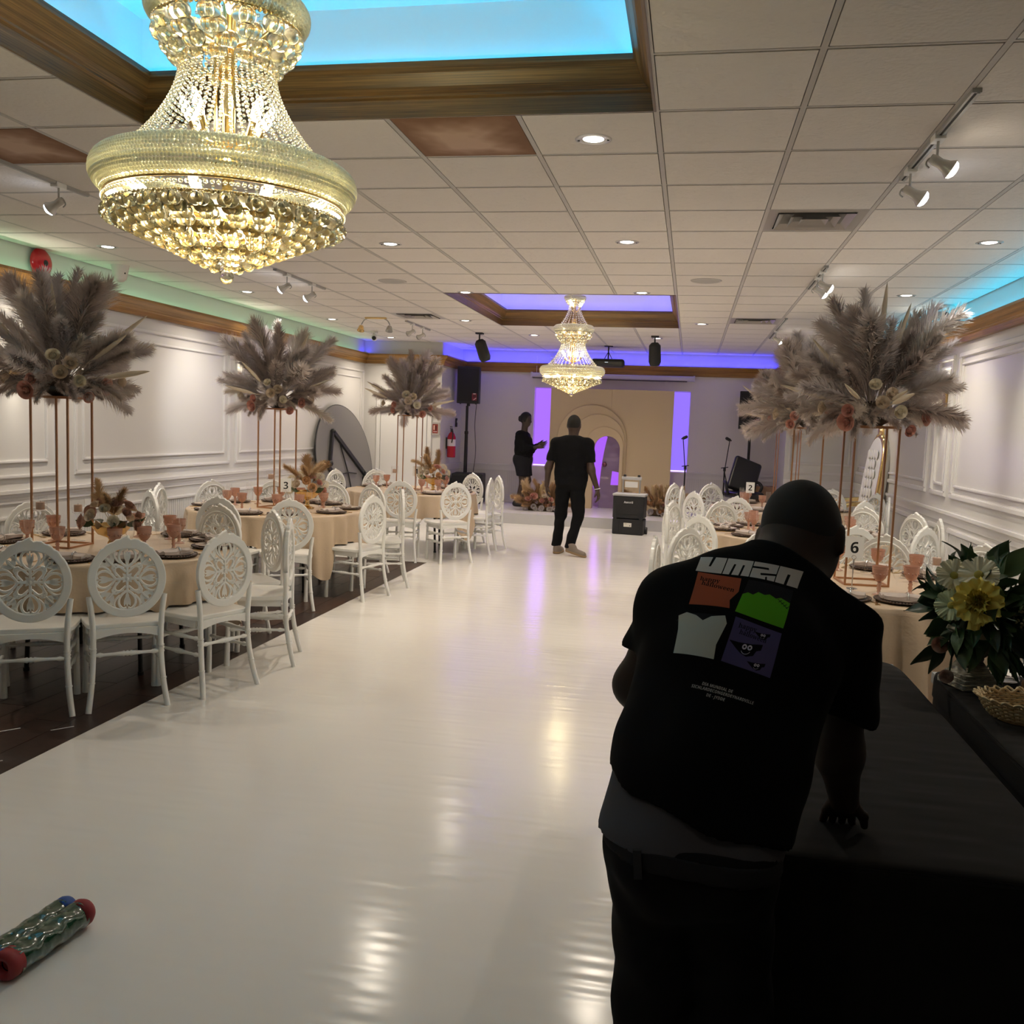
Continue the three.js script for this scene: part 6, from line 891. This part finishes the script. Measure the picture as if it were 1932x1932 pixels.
// ================================================================ black dessert tables and what stands on them
function drapedTable(x0, x1, z0, z1, label, lc) {
  const o = thing('folding_table', label, 'table', [(x0 + x1) / 2, 0, (z0 + z1) / 2]), hw = (x1 - x0) / 2, hd = (z1 - z0) / 2;
  mesh('tabletop', box(hw * 2 - 0.02, 0.04, hd * 2 - 0.02, 0, 0.715, 0), std([0.3, 0.3, 0.3], 0.6), o); for (const [a, b] of [[-1, -1], [1, -1], [1, 1], [-1, 1]]) mesh('leg', cyl(0.014, 0.014, 0.69, a * (hw - 0.1), 0.35, b * (hd - 0.12)), M.greyMetal, o);
  const pos = [], uv = [], idx = [], N = 200, rows = [[0, 0.745, 0], [0.6, 0.746, 0], [0.94, 0.746, 0], [0.985, 0.744, 0], [1, 0.738, 0.004], [1, 0.722, 0.009], [1, 0.66, 0.011], [1, 0.652, 0.005], [1, 0.5, 0.012], [1, 0.3, 0.018], [1, 0.12, 0.022], [1, 0.004, 0.026]];
  for (let i = 0; i <= N; i++) { const a = i / N * Math.PI * 2, c = Math.cos(a), s = Math.sin(a), p = 14, q = Math.pow(Math.pow(Math.abs(c), p) + Math.pow(Math.abs(s), p), -1 / p); rows.forEach(([k, y, e], j) => { const f = y < 0.64 ? 0.006 * Math.sin(i * 1.7) * (0.7 - y) : 0; const X = c * q * hw * k + c * (e + f), Z = s * q * hd * k + s * (e + f); pos.push(X, y, Z); uv.push(j < 5 ? X : (c * q * hw + s * q * hd), j < 5 ? Z : y); }); }
  const R = rows.length; for (let i = 0; i < N; i++) for (let j = 0; j < R - 1; j++) { const a = i * R + j, b = a + R; idx.push(a, a + 1, b, b, a + 1, b + 1); }
  const g = new THREE.BufferGeometry(); g.setAttribute('position', new THREE.Float32BufferAttribute(pos, 3)); g.setAttribute('uv', new THREE.Float32BufferAttribute(uv, 2)); g.setIndex(idx); g.computeVertexNormals();
  const cl = mesh('tablecloth', g, M.blackCloth); cl.position.copy(o.position); tag(cl, lc, 'tablecloth');
}
drapedTable(0.1, 0.842, -3.8, -1.95, 'long folding table hidden under black cloth that the bending person leans on', 'black stretch cloth covering the long table in the foreground');
drapedTable(0.95, 1.73, -3.73, -1.9, 'folding table under black cloth that carries the flowers and basket', 'black stretch cloth covering the table with the flowers and basket');
{
  const y = 0.747;
  // stone urn with a square plinth
  const u = thing('stone_urn', 'weathered cream stone urn with a square stepped foot under the flowers', 'urn', [1.03, y, -3.5], 0.35), sm = std([0.42, 0.40, 0.33], 0.85, 0, { bumpMap: noiseTex(64, 64, (a, b) => { const n = 255 * vn(a * 16, b * 16, 16, 16); return [n, n, n]; }, false), bumpScale: 0.006 });
  mesh('plinth', [rbox(0.15, 0.022, 0.15, 0.004, 0, 0.011, 0), rbox(0.138, 0.014, 0.138, 0.004, 0, 0.028, 0), rbox(0.12, 0.016, 0.12, 0.005, 0, 0.042, 0)], sm, u); mesh('foot', at(new THREE.CylinderGeometry(0.038, 0.075, 0.05, 4, 3), [0, 0.074, 0], [0, Math.PI / 4, 0]), sm, u); mesh('collar', [at(new THREE.TorusGeometry(0.036, 0.008, 8, 24), [0, 0.102, 0], [Math.PI / 2, 0, 0])], sm, u);
  mesh('bowl', lathe([[0, 0.105], [0.032, 0.105], [0.06, 0.13], [0.085, 0.17], [0.09, 0.2], [0.1, 0.21], [0.1, 0.22], [0.085, 0.22], [0.075, 0.18], [0, 0.14]], 28), sm, u); for (let k = 0; k < 12; k++) mesh('flute', at(rod([0.034, 0.107, 0], [0.076, 0.15, 0], 0.007), [0, 0, 0], [0, k * 0.5236, 0]), sm, u); 
  // glass cylinder with stems
  const gv = thing('glass_vase', 'clear glass cylinder vase with crossing green stems behind the urn', 'vase', [1.17, y, -3.62]); mesh('cylinder', lathe([[0, 0.003], [0.062, 0.003], [0.066, 0.01], [0.068, 0.24], [0.071, 0.245], [0.065, 0.243], [0.062, 0.02], [0, 0.016]], 32), M.glass, gv); mesh('base_ring', at(new THREE.TorusGeometry(0.062, 0.004, 6, 32), [0, 0.006, 0], [Math.PI / 2, 0, 0]), M.chrome, gv);
  const stemM = std([0.05, 0.055, 0.025], 0.6); for (let k = 0; k < 9; k++) { const a = k * 2.4, b = a + 2.6 + k * 0.2; mesh('stem', tube([[Math.cos(a) * 0.052, 0.025, Math.sin(a) * 0.052], [Math.cos(a) * 0.01, 0.14, Math.sin(b) * 0.02], [Math.cos(b) * 0.05, 0.25, Math.sin(b) * 0.05], [Math.cos(b) * 0.11, 0.36, Math.sin(b) * 0.08]], 0.0035, 16, 5), stemM, gv); }
  // the bouquet
  seed = 909; const b = thing('bouquet', 'green leafy bouquet with a big yellow peony and white daisies', 'flowers', [1.08, y, -3.56]);
  mesh('foam_base', sph(0.085, -0.03, 0.25, 0.03, [1.2, 0.7, 1]), std([0.03, 0.04, 0.02], 1), b);
  const LG = [leafS(0.13, 0.07), leafS(0.11, 0.05, 0.4), leafS(0.15, 0.06, 0.1)], LM = [std([0.035, 0.075, 0.03], 0.45), std([0.05, 0.10, 0.035], 0.5), std([0.025, 0.05, 0.025], 0.4), std([0.09, 0.15, 0.05], 0.5)];
  for (let k = 0; k < 118; k++) { const az = k * 2.39996, el = k < 40 ? rr(-0.7, 0.1) : rr(0.0, 1.4), d = V(Math.cos(az) * Math.cos(el), Math.sin(el), Math.sin(az) * Math.cos(el)), m = mesh('leaf', LG[k % 3], LM[k % 9 === 0 ? 3 : k % 3], b); m.position.set(d.x * rr(0.05, 0.13) - 0.01, 0.27 + d.y * rr(0.04, 0.16) , d.z * rr(0.04, 0.1)); aim(m, d.clone().add(V(rr(-0.5, 0.5), rr(-0.5, 0.3), rr(-0.5, 0.5))), rr(0, 6)); m.scale.setScalar(rr(0.7, 1.15)); }
  for (let k = 0; k < 46; k++) { const a = rr(1.57 - 1.9, 1.57 + 1.5), m = mesh('leaf', LG[k % 3], LM[k % 3], b), R = rr(0.06, 0.11); m.position.set(-0.05 + Math.cos(a) * R, rr(0.13, 0.27), 0.06 + Math.sin(a) * R); aim(m, V(Math.cos(a) * 0.8, rr(-1, -0.2), Math.sin(a) * 0.8), rr(-0.8, 0.8)); m.scale.setScalar(rr(0.75, 1.1)); }
  for (let k = 0; k < 12; k++) { const az = rr(0, 6.28), el = rr(-0.1, 1.1), d = V(Math.cos(az) * Math.cos(el), Math.sin(el), Math.sin(az) * Math.cos(el)); const s = tube([[0, 0.25, 0], [d.x * 0.1, 0.26 + d.y * 0.1, d.z * 0.1], [d.x * 0.2, 0.25 + d.y * 0.2, d.z * 0.18]], 0.003, 8, 4); mesh('stem', s, LM[2], b); for (let j = 0; j < 3; j++) { const m = mesh('leaf', LG[1], LM[j], b); m.position.set(d.x * (0.12 + j * 0.035), 0.26 + d.y * (0.12 + j * 0.035), d.z * (0.12 + j * 0.03)); aim(m, d.clone().add(V(rr(-0.8, 0.8), rr(-0.3, 0.5), rr(-0.8, 0.8))), rr(0, 6)); } }
  // ruffled yellow peony facing the camera: an outer saucer and an inner ball of ruffles
  const toC = V(-1.08, 0.55, 3.5).normalize();
  const pet = (L, w, ruf, cup, sd) => { const g = new THREE.PlaneGeometry(1, 1, 10, 8), p = g.attributes.position; for (let i = 0; i < p.count; i++) { const u = p.getX(i) * 2, v = p.getY(i) + 0.5, h = w * 0.5 * Math.sin(Math.min(1, 0.18 + v * 0.95) * Math.PI * 0.6); p.setXYZ(i, u * h, v * L - Math.abs(u) * L * 0.06 * v, cup * v * v * L + ruf * v * v * Math.sin(u * 7 + sd) + 0.25 * Math.abs(u) * h); } g.computeVertexNormals(); return g; };
  const peony = mesh('peony', (() => { const gs = []; const ph = new THREE.Object3D(); for (let k = 0; k < 30; k++) { const ring = k < 9 ? 0 : k < 19 ? 1 : 2, g = pet([0.082, 0.066, 0.048][ring], [0.075, 0.055, 0.04][ring], [0.009, 0.009, 0.008][ring], [0.1, -0.1, -0.1][ring], k); ph.rotation.set(0, 0, 0); ph.position.set(0, 0, 0); const tilt = [1.05, 0.6, 0.22][ring]; ph.rotation.order = 'YXZ'; ph.rotation.y = k * 2.39996; ph.rotation.x = tilt; ph.updateMatrix(); g.applyMatrix4(ph.matrix); gs.push(g); } return mg(gs); })(), std([0.82, 0.68, 0.16], 0.75), b); peony.userData.label = 'large ruffled yellow peony'; peony.position.set(-0.075, 0.325, 0.17); aim(peony, toC);
  const drop = mesh('peony_petal', pet(0.07, 0.045, 0.006, 0.3, 2), std([0.82, 0.68, 0.16], 0.75), b); drop.position.set(-0.085, 0.3, 0.2); aim(drop, V(0.02, -1, 0.25));
  const daisy = (p, r, col, n = 14) => { const gs = []; const ph = new THREE.Object3D(); for (let k = 0; k < n; k++) { const g = pet(r, r * 0.42, 0.002, 0.12, k); ph.rotation.order = 'YXZ'; ph.rotation.set(1.2 + (k % 2) * 0.2, k / n * 6.2832, 0); ph.updateMatrix(); g.applyMatrix4(ph.matrix); gs.push(g); } const m = mesh('daisy', mg(gs), col, b); m.position.set(...p); aim(m, toC.clone().add(V(rr(-0.3, 0.3), rr(0, 0.5), 0)), rr(0, 6)); const h = mesh('flower_centre', sph(r * 0.24, 0, r * 0.06, 0, [1, 0.6, 1], 10, 8), std([0.3, 0.27, 0.06], 0.9), m); return m; };
  const wh = std([0.70, 0.69, 0.55], 0.7), ivory = std([0.68, 0.66, 0.48], 0.7); daisy([-0.14, 0.40, 0.1], 0.062, ivory); daisy([-0.065, 0.41, 0.12], 0.068, wh, 16); daisy([-0.15, 0.30, 0.14], 0.058, std([0.42, 0.48, 0.3], 0.7), 16);
  const rs = (p, c, s) => { const m = mesh('rose', ROSES[0], c, b); m.position.set(...p); aim(m, toC); m.scale.setScalar(s); }; rs([0.165, 0.33, 0.1], std([0.36, 0.03, 0.025], 0.6), 0.055); rs([0.19, 0.29, 0.14], std([0.62, 0.3, 0.22], 0.7), 0.05); rs([-0.165, 0.15, 0.1], std([0.5, 0.3, 0.24], 0.75), 0.036); rs([-0.145, 0.045, 0.13], std([0.42, 0.29, 0.24], 0.8), 0.03);
  const bb = []; for (let k = 0; k < 170; k++) { const t = rnd(), a = rnd() * 6.2832, r2 = (0.02 + 0.06 * Math.sin(t * 3)) * Math.sqrt(rnd()); bb.push([0.1 + t * 0.08 + Math.cos(a) * r2, 0.30 - t * 0.13 + Math.sin(a) * r2, 0.13 + r2 * 0.4 * Math.cos(a * 3), rr(0.004, 0.0075)]); } inst('berry_spray', new THREE.IcosahedronGeometry(1, 1), std([0.4, 0.36, 0.22], 0.8), bb, b);
  // wicker basket
  const k0 = thing('wicker_basket', 'scalloped oval wicker basket at the right edge', 'basket', [1.085, y, -3.1]); const wk = [std([0.62, 0.47, 0.27], 0.75), std([0.5, 0.36, 0.19], 0.75)]; k0.scale.set(1, 1, 0.8);
  for (let j = 0; j < 11; j++) { const t = j / 10, R = 0.075 + 0.06 * Math.sqrt(t), pts = []; for (let i = 0; i < 96; i++) { const a = i / 96 * 6.2832, w = 0.0032 * (((i >> 1) + j) % 2 ? 1 : -1), sc = j === 10 ? 0.006 * Math.sin(a * 20) : 0; pts.push(V(Math.cos(a) * (R + w + sc), 0.006 + t * 0.062 + sc, Math.sin(a) * (R + w + sc))); } mesh('woven_strand', tube(pts, j === 10 ? 0.0045 : 0.0036, 150, 5, true), wk[j % 2], k0); }
  for (let i = 0; i < 48; i++) { const a = i / 48 * 6.2832; mesh('rib', tube([[Math.cos(a) * 0.074, 0.004, Math.sin(a) * 0.074], [Math.cos(a) * 0.115, 0.03, Math.sin(a) * 0.115], [Math.cos(a) * 0.136, 0.07, Math.sin(a) * 0.136]], 0.0028, 6, 4), wk[1], k0); }
  for (let i = 0; i < 24; i++) { const a = (i + 0.5) / 24 * 6.2832; mesh('rim_scallop', tube([[Math.cos(a - 0.12) * 0.136, 0.068, Math.sin(a - 0.12) * 0.136], [Math.cos(a) * 0.152, 0.078, Math.sin(a) * 0.152], [Math.cos(a + 0.12) * 0.136, 0.068, Math.sin(a + 0.12) * 0.136]], 0.004, 8, 5), wk[0], k0); }
  mesh('basket_base', cyl(0.076, 0.076, 0.006, 0, 0.003, 0, [0, 0, 0], 32), wk[1], k0);
  const wr = thing('snack_packet', 'pale wrapped packet lying in the wicker basket', 'packet', [1.11, y + 0.02, -3.1], 0.5); mesh('wrapper', rbox(0.1, 0.02, 0.06, 0.008, 0, 0.012, 0, [0, 0, 0.1], 3), std([0.55, 0.56, 0.52], 0.3), wr); mesh('seal', [box(0.012, 0.004, 0.06, 0.054, 0.014, 0), box(0.012, 0.004, 0.06, -0.054, 0.01, 0)].slice(0, 1), std([0.6, 0.6, 0.55], 0.3), wr);
  const bun = thing('bread_roll', 'golden bread roll on a small gold dish at the right edge', 'bread', [1.235, y, -3.42]); mesh('dish', lathe([[0, 0.004], [0.05, 0.006], [0.07, 0.02], [0.072, 0.02], [0.05, 0.002], [0, 0]], 24), M.gold, bun); mesh('crust', sph(0.048, 0, 0.04, 0, [1.2, 0.72, 1]), std([0.62, 0.38, 0.17], 0.6), bun);
  const bw = thing('serving_bowl', 'dark round bowl on a stand cut off by the right edge', 'bowl', [1.36, y, -3.68]); mesh('bowl', lathe([[0, 0.12], [0.05, 0.122], [0.1, 0.17], [0.12, 0.25], [0.125, 0.3], [0.118, 0.3], [0.1, 0.2], [0, 0.14]], 32), std([0.035, 0.02, 0.015], 0.3), bw); mesh('stand', [lathe([[0, 0], [0.07, 0.002], [0.072, 0.01], [0.02, 0.03], [0.015, 0.08], [0.03, 0.122], [0, 0.124]], 24)], M.gold, bw);
}
// green glossy bundle of foam tubes on the white floor
{
  const o = thing('tube_bundle', 'green plastic-wrapped bundle of tubes with blue and red ends on the white floor', 'toy', [-1.80, 0.004, -2.31], 0);
  const d = V(0.08, 0, -1).normalize(), s = V(1, 0, 0.08), L = 0.28;
  const wrapG = (off, y, r) => { const g = new THREE.CylinderGeometry(r, r, L * 0.94, 28, 26), p = g.attributes.position; for (let i = 0; i < p.count; i++) { const x = p.getX(i), z = p.getZ(i), yy = p.getY(i), q = Math.hypot(x, z); if (q < r * 0.9) continue; const k = 1 + 0.05 * Math.sin(yy * 70 + Math.atan2(z, x) * 3) + 0.035 * Math.sin(yy * 150 - Math.atan2(z, x) * 5) + 0.02 * Math.sin(yy * 310 + x * 400); p.setX(i, x * k); p.setZ(i, z * k); } g.computeVertexNormals(); const m = new THREE.Object3D(); m.quaternion.setFromUnitVectors(V(0, 1, 0), d); m.position.copy(s.clone().multiplyScalar(off)).setY(y); m.updateMatrix(); g.applyMatrix4(m.matrix); return g; };
  const gm = phy([0.008, 0.05, 0.022], { roughness: 0.22, clearcoat: 1, clearcoatRoughness: 0.08 });
  mesh('wrapped_tube', wrapG(0.0, 0.046, 0.042), gm, o); mesh('wrapped_tube', wrapG(-0.062, 0.05, 0.036), gm, o);
  const end = (off, y, r, t, c) => { const g = lathe([[r * 0.45, 0.012], [r * 0.5, 0.03], [r * 0.85, 0.032], [r * 1.02, 0.018], [r * 1.02, -0.015], [0, -0.015], [0, 0.008], [r * 0.45, 0.008]], 24); const m = new THREE.Object3D(); m.quaternion.setFromUnitVectors(V(0, 1, 0), d.clone().multiplyScalar(Math.sign(t))); m.position.copy(s.clone().multiplyScalar(off)).addScaledVector(d, t).setY(y); m.updateMatrix(); g.applyMatrix4(m.matrix); return mesh('foam_end', g, c, o); };
  const red = std([0.24, 0.014, 0.018], 0.6), blue = std([0.02, 0.07, 0.28], 0.6); end(0.0, 0.046, 0.042, 0.135, red); end(-0.062, 0.05, 0.036, 0.135, blue); end(0.0, 0.046, 0.042, -0.135, red); end(-0.062, 0.05, 0.036, -0.135, blue);
}
renderer.render(scene, camera);
